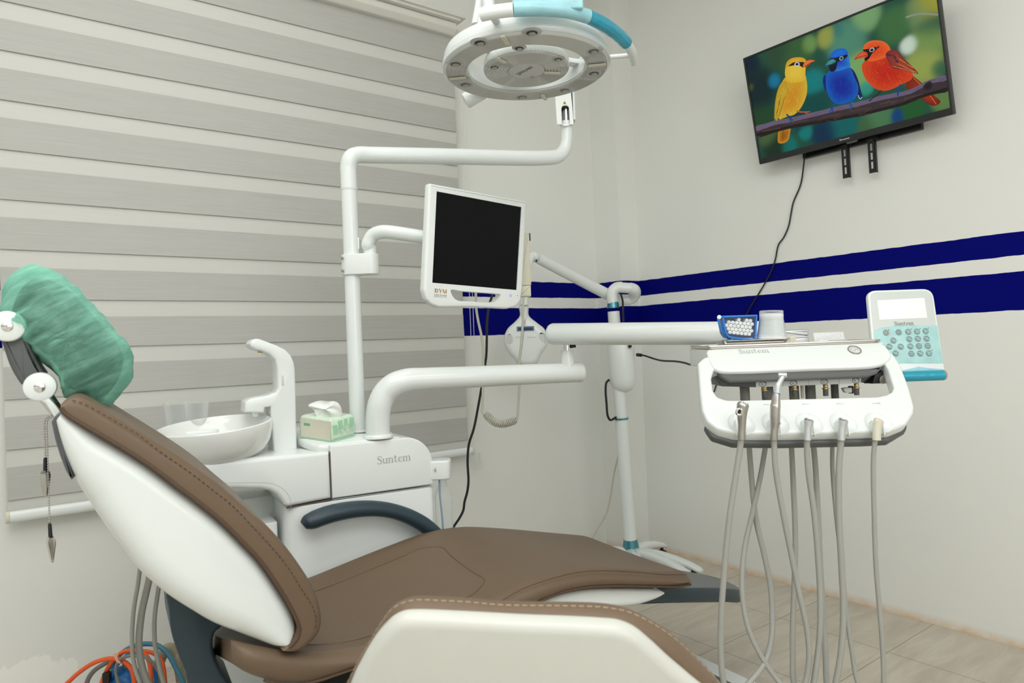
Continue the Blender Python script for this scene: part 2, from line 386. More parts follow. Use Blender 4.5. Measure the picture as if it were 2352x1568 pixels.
# ================================================================== the room
XR, YW, YP, XP = 2.755, 2.72, 2.535, 2.625          # right wall, window wall, pilaster face and side
XL, YB, ZC = -1.25, -1.9, 3.0
STR = ((1.3157, 1.3946), (1.1335, 1.263))            # the two painted blue stripes
def wall_mat(name, stain=False, peel=False):
    m, nt, b = new_mat(name); L = nt.links.new
    geo = node(nt, 'ShaderNodeNewGeometry'); sep = node(nt, 'ShaderNodeSeparateXYZ'); L(geo.outputs['Position'], sep.inputs[0])
    def math_(op, a, c=None, clamp=False):
        n = node(nt, 'ShaderNodeMath', operation=op); n.use_clamp = clamp
        for i, q in enumerate((a, c)):
            if q is None: continue
            if isinstance(q, (int, float)): n.inputs[i].default_value = q
            else: L(q, n.inputs[i])
        return n.outputs[0]
    nz = node(nt, 'ShaderNodeTexNoise', Scale=2.2, Detail=5.0); L(geo.outputs['Position'], nz.inputs['Vector'])
    cr = node(nt, 'ShaderNodeMix', data_type='RGBA'); cr.inputs['A'].default_value = (.76, .77, .74, 1); cr.inputs['B'].default_value = (.80, .81, .78, 1); L(nz.outputs['Fac'], cr.inputs['Factor'])
    col = cr.outputs['Result']
    wob = node(nt, 'ShaderNodeTexNoise', Scale=18.0, Detail=3.0); L(geo.outputs['Position'], wob.inputs['Vector'])
    z = math_('ADD', sep.outputs['Z'], math_('MULTIPLY', math_('SUBTRACT', wob.outputs['Fac'], .5), .006))
    fac = None
    for lo, hi in STR:
        f = math_('MULTIPLY', math_('GREATER_THAN', z, lo), math_('LESS_THAN', z, hi)); fac = f if fac is None else math_('ADD', fac, f)
    if stain:                                         # rusty line of old mastic along the floor
        n2 = node(nt, 'ShaderNodeTexNoise', Scale=26.0, Detail=6.0); L(geo.outputs['Position'], n2.inputs['Vector'])
        s1 = math_('MULTIPLY', math_('SUBTRACT', 1, math_('DIVIDE', sep.outputs['Z'], .034), True), math_('MULTIPLY', n2.outputs['Fac'], 1.1), True)
        mx = node(nt, 'ShaderNodeMix', data_type='RGBA'); mx.inputs['B'].default_value = (.64, .37, .13, 1); L(col, mx.inputs['A']); L(s1, mx.inputs['Factor']); col = mx.outputs['Result']
    if peel:                                          # flaking paint low on the wall
        n3 = node(nt, 'ShaderNodeTexNoise', Scale=9.0, Detail=8.0, Roughness=.7); L(geo.outputs['Position'], n3.inputs['Vector'])
        lo = math_('MULTIPLY', math_('SUBTRACT', 1, math_('DIVIDE', sep.outputs['Z'], .30), True), math_('SUBTRACT', 1, math_('DIVIDE', sep.outputs['X'], .45), True))
        s2 = math_('GREATER_THAN', math_('MULTIPLY', n3.outputs['Fac'], lo), .22)
        mx = node(nt, 'ShaderNodeMix', data_type='RGBA'); mx.inputs['B'].default_value = (.88, .88, .85, 1); L(col, mx.inputs['A']); L(s2, mx.inputs['Factor']); col = mx.outputs['Result']
    mx = node(nt, 'ShaderNodeMix', data_type='RGBA'); L(fac, mx.inputs['Factor']); L(col, mx.inputs['A']); mx.inputs['B'].default_value = (.0004, .0016, .15, 1)
    L(mx.outputs['Result'], b.inputs['Base Color']); b.inputs['Roughness'].default_value = .6; b.inputs['Specular IOR Level'].default_value = .06
    nb = node(nt, 'ShaderNodeTexNoise', Scale=60.0, Detail=5.0); L(geo.outputs['Position'], nb.inputs['Vector']); bp = node(nt, 'ShaderNodeBump', Strength=.12, Distance=.003); L(nb.outputs['Fac'], bp.inputs['Height']); L(bp.outputs[0], b.inputs['Normal'])
    return m
def floor_mat():
    m, nt, b = new_mat('floor_tiles'); L = nt.links.new
    geo = node(nt, 'ShaderNodeNewGeometry'); mp = node(nt, 'ShaderNodeMapping'); mp.inputs['Location'].default_value = (-.004, -.355, 0); L(geo.outputs['Position'], mp.inputs[0])
    br = node(nt, 'ShaderNodeTexBrick'); br.offset = 0; br.squash = 1
    br.inputs['Scale'].default_value = 1; br.inputs['Brick Width'].default_value = .4; br.inputs['Row Height'].default_value = .4; br.inputs['Mortar Size'].default_value = .0022; br.inputs['Mortar Smooth'].default_value = .2
    br.inputs['Color1'].default_value = (.53, .485, .415, 1); br.inputs['Color2'].default_value = (.56, .515, .445, 1); br.inputs['Mortar'].default_value = (.33, .27, .20, 1); L(mp.outputs[0], br.inputs['Vector'])
    m2 = node(nt, 'ShaderNodeMapping'); m2.inputs['Scale'].default_value = (1.5, 7, 1); m2.inputs['Rotation'].default_value = (0, 0, .5); L(geo.outputs['Position'], m2.inputs[0])
    nz = node(nt, 'ShaderNodeTexNoise', Scale=2.5, Detail=8.0, Roughness=.6); nz.inputs['Distortion'].default_value = .8; L(m2.outputs[0], nz.inputs['Vector'])
    cr = node(nt, 'ShaderNodeValToRGB'); cr.color_ramp.elements[0].position = .35; cr.color_ramp.elements[0].color = (.86, .84, .80, 1); cr.color_ramp.elements[1].position = .65; cr.color_ramp.elements[1].color = (1.06, 1.06, 1.05, 1); L(nz.outputs['Fac'], cr.inputs[0])
    mx = node(nt, 'ShaderNodeMix', data_type='RGBA', blend_type='MULTIPLY'); mx.inputs['Factor'].default_value = 1; L(br.outputs['Color'], mx.inputs['A']); L(cr.outputs[0], mx.inputs['B']); L(mx.outputs['Result'], b.inputs['Base Color'])
    b.inputs['Roughness'].default_value = .34
    return m
WM, WMR, WMW = wall_mat('painted_wall'), wall_mat('painted_wall_right', stain=True), wall_mat('painted_wall_window', peel=True)
MCE = mat('ceiling_paint', (.80, .80, .77), .8, var=.01)
def slab(name, a, b_, m):
    q = MB(); a, b_ = V(a), V(b_)
    q.add([(x, y, z) for z in (a.z, b_.z) for x, y in ((a.x, a.y), (b_.x, a.y), (b_.x, b_.y), (a.x, b_.y))], [(3, 2, 1, 0), (4, 5, 6, 7), (0, 1, 5, 4), (1, 2, 6, 5), (2, 3, 7, 6), (3, 0, 4, 7)])
    return tag(q.build(name, m, smooth=False), kind='structure')
slab('floor', (XL-.1, YB-.1, -.1), (XR+.1, YW+.1, 0), floor_mat())
slab('ceiling', (XL-.1, YB-.1, ZC), (XR+.1, YW+.1, ZC+.1), MCE)
slab('wall_right', (XR, YB-.1, 0), (XR+.1, YW+.1, ZC), WMR)
slab('wall_window', (XL, YW, 0), (XR, YW+.1, ZC), WMW)
slab('wall_left', (XL-.1, YB-.1, 0), (XL, YW+.1, ZC), WM)
slab('wall_rear', (XL, YB-.1, 0), (XR, YB, ZC), WM)
slab('wall_pilaster', (XP, YP, 0), (XR, YW, ZC), WMR)
q = MB(); WB = Pl((.55, YB+.0, 1.65), (-1, 0, 0), UPZ); q.frame(WB, rect(-1.02, -.72, 1.02, .72), rect(-.95, -.65, .95, .65), -.025, -.0, .004); tag(q.build('fill_light_frame', MCE), kind='structure')  # unseen frame, added only to surround the rear fill light
WW = Pl((0, YW, 0), (1, 0, 0), UPZ); RW = Pl((XR, 0, 0), (0, -1, 0), UPZ)
# ================================================================== the day-and-night roller blind
def blind_mat(name, c0, c1):
    m, nt, b = new_mat(name); L = nt.links.new
    geo = node(nt, 'ShaderNodeNewGeometry'); mp = node(nt, 'ShaderNodeMapping'); mp.inputs['Scale'].default_value = (6, 1, 320); L(geo.outputs['Position'], mp.inputs[0])
    nz = node(nt, 'ShaderNodeTexNoise', Scale=1.0, Detail=3.0); L(mp.outputs[0], nz.inputs['Vector'])
    mx = node(nt, 'ShaderNodeMix', data_type='RGBA'); mx.inputs['A'].default_value = (*c0, 1); mx.inputs['B'].default_value = (*c1, 1); L(nz.outputs['Fac'], mx.inputs['Factor']); L(mx.outputs['Result'], b.inputs['Base Color'])
    b.inputs['Roughness'].default_value = .62; b.inputs['Sheen Weight'].default_value = .15; b.inputs['Specular IOR Level'].default_value = .3
    bp = node(nt, 'ShaderNodeBump', Strength=.15, Distance=.001); L(nz.outputs['Fac'], bp.inputs['Height']); L(bp.outputs[0], b.inputs['Normal'])
    return m
MBF, MBB = blind_mat('blind_opaque_band', (.395, .395, .375), (.50, .50, .475)), blind_mat('blind_sheer_band', (.57, .575, .54), (.62, .625, .59))
bx0, bx1 = .043, 1.742
blind = thing('roller_blind', 'wide grey and cream zebra roller blind hanging over the window', 'blind', (.9, 2.70, .6))
q = MB(); BP = Pl((0, 2.668, 0), (1, 0, 0), UPZ)
q.cur = 1; q.prism(BP, rect(bx0, .615, bx1, 2.50), .012, .0135)
q.cur = 0
for k in range(-1, 13):
    zt, zb = 2.312-.1556*k+.006, 2.218-.1556*k
    if k == -1: zt, zb = 2.50, 2.372
    if zb < .615: zb = .615
    if zt < .64: break
    # each band bellies forward a little and its lower edge stands off the sheer
    n = 7; vs = []; 
    for i in range(n+1):
        t = i/n; z = zt+(zb-zt)*t; dd = .0095-.0032*t**1.5
        vs += [BP.pt(bx0, z, dd), BP.pt(bx1, z, dd)]
    for i in range(n+1):
        t = i/n; z = zt+(zb-zt)*t; dd = .0095-.0032*t**1.5+.0008
        vs += [BP.pt(bx0, z, dd), BP.pt(bx1, z, dd)]
    m = 2*(n+1); fs = []
    for i in range(n): fs += [(2*i, 2*i+1, 2*i+3, 2*i+2), (m+2*i, m+2*i+2, m+2*i+3, m+2*i+1)]
    fs += [(2*n, 2*n+1, m+2*n+1, m+2*n), (0, m, m+1, 1)]
    q.add(vs, fs)
q.build('fabric', [MBF, MBB], blind, smooth=False)
side = Pl((bx0-.01, 0, 0), (0, 1, 0), UPZ)             # a section across the blind: ex = +Y, depth runs -X
M['blindcap'] = mat('blind_cassette_enamel', (.70, .70, .645), .4, var=.02)
q = MB(); q.prism(side, fillet([(2.655, 2.492), (2.715, 2.492), (2.715, 2.545), (2.632, 2.545), (2.632, 2.515)], .012), 0, -(bx1-bx0+.0)-.0, .002); q.build('cassette', M['blindcap'], blind)
q = MB(); q.prism(side, [(2.60, 2.5565), (2.718, 2.5565), (2.718, 2.5665), (2.60, 2.5665)], .0, -(bx1-bx0+.035), .0015); q.prism(side, [(2.612, 2.545), (2.718, 2.545), (2.718, 2.5565), (2.612, 2.5565)], .0, -(bx1-bx0+.012)); q.build('top_rail', M['blindcap'], blind)
q = MB(); q.tube([(bx0-.001, 2.664, .612), (bx1+.012, 2.664, .612)], .0175, 20, flat=.62, flatdir=(0, 0, 1)); q.build('bottom_rail', M['white'], blind)
for x in (bx0-.001, bx1+.012):
    q = MB(); q.tube([(x-.006, 2.664, .612), (x-.004, 2.664, .612), (x+.004, 2.664, .612), (x+.006, 2.664, .612)], [.016, .0185, .0185, .016], 20, flat=.64, flatdir=(0, 0, 1)); q.build('end_cap', M['cream'], blind)
M['bead'] = mat('ivory_beads', (.74, .73, .66), .35, var=.03)
q = MB()
for x in (1.765, 1.782):
    q.cyl((x, 2.655, 2.50), (x, 2.655, .60), .0006, 6)
    for k in range(270): q.ball((x, 2.655, 2.50-k*.00703), .0022, seg=6, n=4)
q.build('bead_chain', M['bead'], blind)
q = MB(); q.frame(Pl((1.7735, 2.648, .565), (1, 0, 0), UPZ), rect(-.0165, -.04, .0165, .04, .004), rect(-.011, -.034, .011, .034, .003), 0, .014, .001); q.build('chain_tensioner', M['clear'], blind)
# ================================================================== television on the right wall
K2 = 600/2091
def c2(x, y): return (1650+x*K2, y*K2)                # crop pixels -> photo pixels
RP = Pl((XR-.085, 0, 0), (0, -1, 0), UPZ)
bl = RP.at(1746, 381); br = RP.at(2191, 258)
zt = (bl.z+br.z)/2; yl, yr = bl.y, br.y; WT = yl-yr; HT = .445; LEAN = .092
TV = Pl((XR-.085, yl, zt), (0, -1, 0), (-LEAN, 0, HT))
tv = thing('television', 'black flat-screen television high on the right wall showing three birds on a branch', 'television', TV.pt(WT/2, 0, .02))
q = MB(); q.prism(TV, rect(0, 0, WT, HT, .004), .0, .022, .003); q.build('casing', M['black'], tv)
q = MB(); q.prism(TV, rect(.1, .04, WT-.1, HT-.12, .02), .0225, .055, .008); q.build('rear_cover', M['black'], tv)
q = MB(); q.frame(TV, rect(0, 0, WT, HT, .004), rect(.008, .024, WT-.008, HT-.008, .001), -.005, 0, .0015); q.build('bezel', mat('bezel_black', (.018, .020, .020), .28, var=.05), tv)
PICT = mat('screen_picture', (0, 0, 0), .25, var=0)
nt = PICT.node_tree; b_ = nt.nodes['Principled BSDF']; at = node(nt, 'ShaderNodeVertexColor', layer_name='Col'); nt.links.new(at.outputs[0], b_.inputs['Emission Color']); b_.inputs['Emission Strength'].default_value = .78; b_.inputs['Base Color'].default_value = (.004, .004, .004, 1); b_.inputs['Specular IOR Level'].default_value = .25
def lin(c): return tuple((x/255/12.92 if x/255 <= .04045 else ((x/255+.055)/1.055)**2.4) for x in c)
class Pic:
    def __init__(s): s.mb = MB(); s.cols = []; s.k = 0
    def poly(s, pts, col, col2=None, sm=4, step=.00001):
        """a flat patch of picture; col at the rim, col2 in the middle"""
        s.k += 1; d = -.0004-s.k*step
        p = [TV.px(*c2(*a)) for a in pts]
        if sm: p = smooth2(p, sm)
        p = ccw(p); cx = sum(a[0] for a in p)/len(p); cy = sum(a[1] for a in p)/len(p); n = len(p)
        if col2 is None:
            tr = tessellate_polygon([[V((x, y, 0)) for x, y in p]]); fs = []
            for t in tr:
                t = tuple(t); fs.append(t if area2([p[i] for i in t]) > 0 else t[::-1])
            s.mb.add([TV.pt(x, y, d) for x, y in p], fs); s.cols += [lin(col)]*n
        else:
            rings = [(1, 0), (.8, .35), (.55, .75), (.3, .95)]
            vs = []; cs = []; A, B = lin(col), lin(col2)
            for f, t in rings:
                vs += [TV.pt(cx+(x-cx)*f, cy+(y-cy)*f, d) for x, y in p]; cs += [tuple(a+(b-a)*t for a, b in zip(A, B))]*n
            vs.append(TV.pt(cx, cy, d)); cs.append(B); fs = []
            for i in range(3):
                for k in range(n): k2 = (k+1) % n; fs.append((i*n+k, i*n+k2, (i+1)*n+k2, (i+1)*n+k))
            for k in range(n): fs.append((3*n+k, 3*n+(k+1) % n, 4*n))
            s.mb.add(vs, fs); s.cols += cs
    def line(s, pts, w, col):
        s.k += 1; d = -.0004-s.k*.00001; p = [TV.px(*c2(*a)) for a in pts]; p = smooth2(p, 4, False); n0 = len(s.mb.v)
        N = len(p); L = []; Rr = []
        for i in range(N):
            t = (V(p[min(i+1, N-1)])-V(p[max(i-1, 0)])).normalized(); nn = V((-t.y, t.x)); ww = w if not isinstance(w, tuple) else w[0]+(w[1]-w[0])*i/(N-1)
            L.append(V(p[i])+nn*ww/2); Rr.append(V(p[i])-nn*ww/2)
        s.mb.add([TV.pt(a.x, a.y, d) for a in L+Rr], [(N+i, N+i+1, i+1, i) for i in range(N-1)]); s.cols += [lin(col)]*(2*N)
pc = Pic()
x0, y0, x1, y1 = .008, .024, WT-.008, HT-.008
GX, GY = 120, 68; vs = []; cs = []
blobs = [(300, 720, 190, (8, 34, 40), 1.2), (330, 950, 150, (30, 66, 36), .8), (440, 650, 60, (8, 120, 160), 1), (760, 660, 100, (0, 125, 125), 1.1), (620, 430, 150, (52, 92, 50), 1), (720, 360, 70, (112, 150, 80), 1.1), (870, 300, 80, (150, 160, 70), .9),
         (1020, 330, 150, (78, 138, 112), 1.2), (1180, 130, 110, (120, 165, 110), 1), (1120, 560, 150, (120, 170, 100), 1.2), (1530, 360, 62, (205, 222, 205), 1.6), (1420, 200, 130, (60, 108, 60), 1), (1620, 100, 120, (110, 140, 90), 1), (1700, 30, 120, (165, 160, 40), 1.1),
         (1680, 320, 130, (120, 150, 80), 1), (1640, 520, 130, (150, 165, 80), 1.2), (1750, 540, 60, (20, 90, 70), 1), (1700, 200, 110, (40, 90, 66), 1), (1000, 1000, 150, (4, 96, 96), 1.1), (860, 1060, 120, (0, 40, 72), 1.2), (700, 1060, 60, (0, 120, 118), 1.1), (560, 1170, 80, (0, 110, 100), 1),
         (1280, 940, 110, (72, 120, 80), 1.2), (1180, 1010, 90, (60, 96, 56), 1), (1430, 930, 50, (0, 60, 120), 1.1), (1560, 880, 90, (30, 88, 40), 1.1), (1800, 800, 80, (96, 130, 70), 1), (660, 960, 90, (0, 60, 70), 1), (460, 1180, 120, (20, 44, 30), 1), (400, 1100, 90, (70, 96, 52), .9),
         (260, 520, 90, (6, 28, 48), 1), (480, 420, 130, (40, 72, 48), .9), (780, 830, 110, (2, 70, 66), 1), (1060, 800, 90, (2, 88, 84), .8), (260, 700, 40, (90, 110, 50), .9), (1180, 700, 60, (40, 150, 130), .9), (960, 260, 60, (40, 110, 110), .7)]
pb = [(TV.px(*c2(a, b)), r*K2/2352*2.6, lin(c), w_) for a, b, r, c, w_ in blobs]
for j in range(GY+1):
    for i in range(GX+1):
        x = x0+(x1-x0)*i/GX; y = y0+(y1-y0)*j/GY; vs.append(TV.pt(x, y, -.0003)); W = .05; c = [.05*q_ for q_ in lin((24, 76, 60))]
        for (px_, py_), r, col, w_ in pb:
            g = w_*math.exp(-(((x-px_)**2+(y-py_)**2)/(r*r))**1.3); W += g
            for k in range(3): c[k] += g*col[k]
        cs.append(tuple(q_/W for q_ in c))
pc.mb.add(vs, [(j*(GX+1)+i, j*(GX+1)+i+1, (j+1)*(GX+1)+i+1, (j+1)*(GX+1)+i) for j in range(GY) for i in range(GX)]); pc.cols += cs
# twig blurred at the upper right, the branch, then the birds (plain songbirds)
pc.line([(1500, 140), (1600, 112), (1760, 118)], .006, (140, 150, 128))
# red bird: tail behind branch
pc.poly([(1530, 600), (1600, 640), (1720, 760), (1778, 810), (1770, 828), (1740, 846), (1690, 838), (1640, 800), (1560, 740), (1500, 690)], (110, 30, 14), (150, 46, 20))
pc.line([(1560, 620), (1660, 720), (1745, 836)], .002, (240, 110, 40))
pc.poly([(490, 1030), (575, 1020), (575, 1060), (560, 1120), (520, 1146), (480, 1142), (476, 1110)], (205, 140, 30), (150, 92, 16))
pc.line([(520, 1040), (512, 1130)], .0018, (96, 50, 10))
br_t = [(296, 1016), (380, 990), (470, 962), (560, 948), (640, 930), (740, 905), (840, 882), (940, 856), (1080, 826), (1200, 795), (1300, 768), (1420, 744), (1540, 716), (1640, 664), (1730, 628), (1826, 608)]
br_b = [(1838, 728), (1740, 752), (1620, 786), (1500, 836), (1380, 870), (1260, 900), (1160, 926), (1060, 944), (960, 962), (830, 984), (700, 1006), (560, 1032), (440, 1064), (310, 1096)]
pc.poly(br_t+br_b, (58, 46, 50), None, 3)
pc.poly([(x, y-2) for x, y in br_t]+[(x, y+34) for x, y in reversed(br_t)], (104, 92, 118), None, 3)
pc.poly([(x, y-26) for x, y in br_b]+[(x, y) for x, y in reversed(br_b)], (30, 22, 20), None, 3)
for x, y in ((640, 975), (900, 925), (1120, 880), (1360, 820), (1560, 770), (420, 1040)): pc.line([(x-70, y+14), (x, y), (x+80, y-16)], .002, (96, 70, 56))
pc.poly([(1640, 690), (1690, 650), (1720, 680), (1690, 720), (1650, 720)], (48, 38, 44), (28, 22, 28))
# yellow bird
pc.poly([(536, 620), (590, 610), (690, 590), (706, 640), (712, 700), (706, 760), (680, 830), (640, 890), (600, 920), (560, 930), (520, 945), (490, 955), (480, 900), (486, 820), (470, 760), (500, 680)], (214, 178, 50), (206, 142, 28))
pc.poly([(535, 555), (548, 500), (580, 470), (640, 458), (690, 468), (706, 500), (700, 540), (696, 600), (690, 640), (620, 660), (560, 650), (536, 610)], (222, 180, 44), (230, 196, 66))
pc.poly([(538, 545), (552, 500), (585, 471), (640, 459), (690, 470), (700, 488), (640, 486), (590, 505), (560, 530)], (214, 158, 28), (226, 172, 40))
pc.poly([(508, 660), (536, 650), (560, 690), (556, 740), (530, 790), (510, 850), (490, 920), (466, 968), (452, 950), (450, 880), (458, 800), (476, 720)], (190, 150, 34), (204, 168, 46))
for a, b in (((530, 770), (486, 930)), ((500, 760), (468, 900)), ((490, 800), (460, 930))): pc.line([a, ((a[0]+b[0])/2+4, (a[1]+b[1])/2), b], .0018, (96, 66, 16))
pc.poly([(560, 530), (600, 500), (650, 496), (690, 500), (690, 530), (676, 540), (650, 524), (610, 522)], (30, 20, 12), None)
pc.poly([(608, 516), (618, 500), (640, 498), (652, 512), (644, 528), (622, 532)], (190, 200, 210), (210, 220, 230)); pc.poly([(618, 514), (626, 504), (638, 506), (642, 516), (634, 524), (622, 522)], (14, 16, 30), (8, 10, 16))
pc.poly([(676, 530), (690, 500), (716, 482), (750, 479), (774, 486), (740, 500), (712, 516), (690, 538)], (214, 96, 34), (232, 126, 52)); pc.poly([(690, 536), (712, 514), (744, 499), (716, 526), (700, 538)], (170, 66, 30), None)
pc.line([(626, 888), (660, 896), (735, 894)], (.006, .003), (196, 96, 40)); pc.line([(690, 896), (730, 920)], .003, (186, 96, 50)); pc.line([(545, 915), (575, 940), (600, 968)], (.007, .004), (24, 66, 130)); pc.line([(565, 930), (592, 1000)], .004, (20, 56, 116))
# blue bird
pc.poly([(836, 640), (850, 600), (870, 620), (864, 700), (858, 730), (846, 700)], (8, 36, 150), (6, 24, 110))
pc.poly([(1040, 540), (1080, 560), (1120, 640), (1140, 720), (1154, 780), (1140, 794), (1110, 776), (1080, 700)], (12, 30, 110), (10, 20, 66))
pc.line([(1118, 760), (1136, 792), (1152, 776)], .0025, (200, 215, 215))
pc.poly([(866, 600), (900, 560), (1000, 540), (1060, 550), (1090, 620), (1120, 690), (1116, 750), (1080, 800), (1020, 826), (960, 832), (910, 806), (876, 750), (862, 680)], (10, 92, 190), (6, 34, 150))
pc.poly([(890, 500), (894, 450), (920, 408), (970, 388), (1020, 394), (1040, 430), (1052, 490), (1056, 530), (1010, 552), (950, 570), (900, 560), (886, 540)], (40, 130, 214), (14, 72, 190))
pc.poly([(893, 466), (900, 436), (930, 402), (975, 388), (1020, 396), (1036, 428), (980, 448), (930, 462)], (16, 92, 200), (20, 110, 214))
pc.poly([(890, 470), (940, 462), (990, 448), (1036, 436), (1030, 456), (990, 484), (950, 500), (940, 560), (905, 574), (888, 550)], (14, 16, 46), (8, 8, 26))
pc.poly([(968, 470), (978, 452), (996, 452), (1002, 466), (990, 482), (974, 482)], (150, 180, 176), (120, 160, 160)); pc.poly([(976, 468), (984, 456), (994, 460), (992, 474), (982, 476)], (10, 12, 20), (8, 8, 12))
pc.poly([(858, 524), (876, 496), (900, 476), (920, 472), (944, 492), (920, 506), (890, 518)], (40, 130, 140), (66, 150, 150)); pc.poly([(868, 522), (900, 514), (940, 494), (936, 508), (906, 518)], (16, 66, 80), None)
pc.line([(936, 826), (912, 856), (894, 905)], (.006, .005), (10, 72, 150)); pc.line([(912, 850), (916, 896)], .004, (8, 60, 140)); pc.line([(1070, 800), (1064, 836), (1056, 880)], (.007, .005), (16, 84, 150)); pc.line([(1064, 824), (1090, 828)], .003, (60, 120, 160))
# red bird
pc.poly([(1150, 520), (1190, 470), (1280, 430), (1370, 400), (1430, 420), (1480, 480), (1530, 560), (1560, 600), (1540, 640), (1480, 668), (1420, 700), (1340, 726), (1270, 714), (1200, 660), (1160, 590)], (214, 70, 24), (190, 32, 14))
pc.poly([(1160, 410), (1170, 360), (1210, 330), (1270, 322), (1330, 336), (1368, 370), (1380, 410), (1350, 450), (1280, 480), (1210, 490), (1172, 470)], (236, 104, 40), (220, 66, 24))
pc.poly([(1340, 430), (1380, 400), (1440, 410), (1480, 460), (1540, 520), (1590, 570), (1602, 590), (1550, 580), (1470, 560), (1400, 545), (1370, 510)], (120, 40, 40), (150, 60, 40))
for a, b in (((1400, 530), (1570, 578)), ((1440, 510), (1590, 582)), ((1450, 470), (1560, 545))): pc.line([a, b], .0025, (206, 120, 70))
pc.line([(1345, 438), (1400, 450), (1440, 500)], .007, (84, 30, 60))
pc.poly([(1156, 400), (1210, 390), (1260, 376), (1292, 372), (1262, 400), (1230, 430), (1212, 462), (1180, 490), (1170, 470), (1196, 440)], (24, 10, 10), (12, 4, 6))
pc.poly([(1208, 404), (1220, 386), (1242, 382), (1252, 394), (1240, 412), (1220, 416)], (196, 190, 196), (150, 150, 160)); pc.poly([(1216, 402), (1226, 390), (1240, 392), (1240, 406), (1226, 412)], (16, 12, 14), (10, 8, 10))
pc.poly([(1086, 478), (1110, 444), (1150, 414), (1190, 420), (1196, 450), (1160, 464), (1120, 470)], (200, 60, 34), (230, 96, 60)); pc.line([(1096, 474), (1140, 452), (1190, 444)], .002, (110, 20, 16))
pc.line([(1306, 726), (1270, 760), (1206, 806)], (.006, .003), (40, 34, 40)); pc.line([(1250, 764), (1212, 812)], .003, (50, 40, 46)); pc.line([(1456, 676), (1442, 730), (1436, 768)], (.007, .005), (20, 66, 140)); pc.line([(1442, 720), (1412, 740)], .004, (20, 60, 130))
def feathers(poly, n, cols, ang_, L_, w_):
    xs = [p[0] for p in poly]; ys = [p[1] for p in poly]; k = 0
    while k < n:
        x, y = random.uniform(min(xs), max(xs)), random.uniform(min(ys), max(ys)); c = False
        for i in range(len(poly)):
            (x1, y1), (x2, y2) = poly[i-1], poly[i]
            if (y1 > y) != (y2 > y) and x < (x2-x1)*(y-y1)/(y2-y1)+x1: c = not c
        if not c: continue
        a = ang_+random.uniform(-.35, .35); l = L_*random.uniform(.6, 1.3); k += 1
        pc.line([(x, y), (x+l*math.cos(a), y+l*math.sin(a))], (w_, w_*.3), random.choice(cols))
_st = pc.line
feathers([(510, 640), (690, 640), (700, 760), (640, 880), (560, 920), (500, 900)], 70, [(226, 184, 58), (198, 138, 26), (236, 200, 84)], 1.75, 26, .0011)
feathers([(560, 560), (680, 560), (690, 630), (560, 640)], 26, [(236, 206, 90), (210, 164, 40)], 1.6, 20, .0010)
feathers([(480, 720), (545, 690), (520, 800), (470, 930), (456, 900)], 24, [(150, 112, 24), (212, 176, 60)], 1.8, 34, .0010)
feathers([(880, 620), (1070, 580), (1110, 700), (1060, 790), (940, 810), (876, 720)], 70, [(10, 60, 176), (24, 106, 208), (6, 26, 120)], 1.6, 24, .0011)
feathers([(905, 410), (1020, 400), (1036, 430), (920, 455)], 20, [(40, 130, 220), (10, 70, 180)], .5, 16, .0009)
feathers([(1170, 540), (1290, 460), (1470, 570), (1500, 640), (1340, 700), (1230, 660)], 80, [(226, 84, 26), (176, 26, 12), (236, 110, 40)], .9, 26, .0011)
feathers([(1210, 345), (1330, 345), (1370, 400), (1280, 440)], 26, [(244, 130, 50), (216, 70, 24)], .6, 20, .0010)
feathers([(1380, 430), (1450, 430), (1560, 550), (1420, 530)], 20, [(96, 34, 36), (190, 96, 56)], .6, 36, .0011)
feathers(br_t+br_b, 90, [(88, 74, 82), (40, 30, 30), (120, 104, 112), (70, 50, 40)], -.28, 46, .0012)
scr = pc.mb.build('screen', PICT, tv, smooth=False)
ca = scr.data.color_attributes.new('Col', 'FLOAT_COLOR', 'POINT')
for i, c in enumerate(pc.cols): ca.data[i].color = (*c, 1)
lx, ly = TV.px(1931, 327); q = MB(); ML = mat('pale_logo', (.62, .64, .63), .4, var=.02)
q.box(TV, lx, .0100, lx+.0016, .0165, -.0056, -.005); q.box(TV, lx+.003, .0105, lx+.0045, .0160, -.0056, -.005); q.box(TV, lx, .0150, lx+.0045, .0165, -.0056, -.005)
for k in range(9): q.box(TV, lx+.0065+.0036*k, .0104, lx+.0088+.0036*k, .0140, -.0056, -.005)
q.build('logo', ML, tv)
lx2, _ = TV.px(1952, 325); q = MB(); q.prism(TV, fillet([(lx2-.018, .003), (lx2+.03, .003), (lx2+.022, -.008), (lx2-.012, -.008)], .003), 0, .012, .001); q.build('sensor_window', M['darkgrey'], tv)
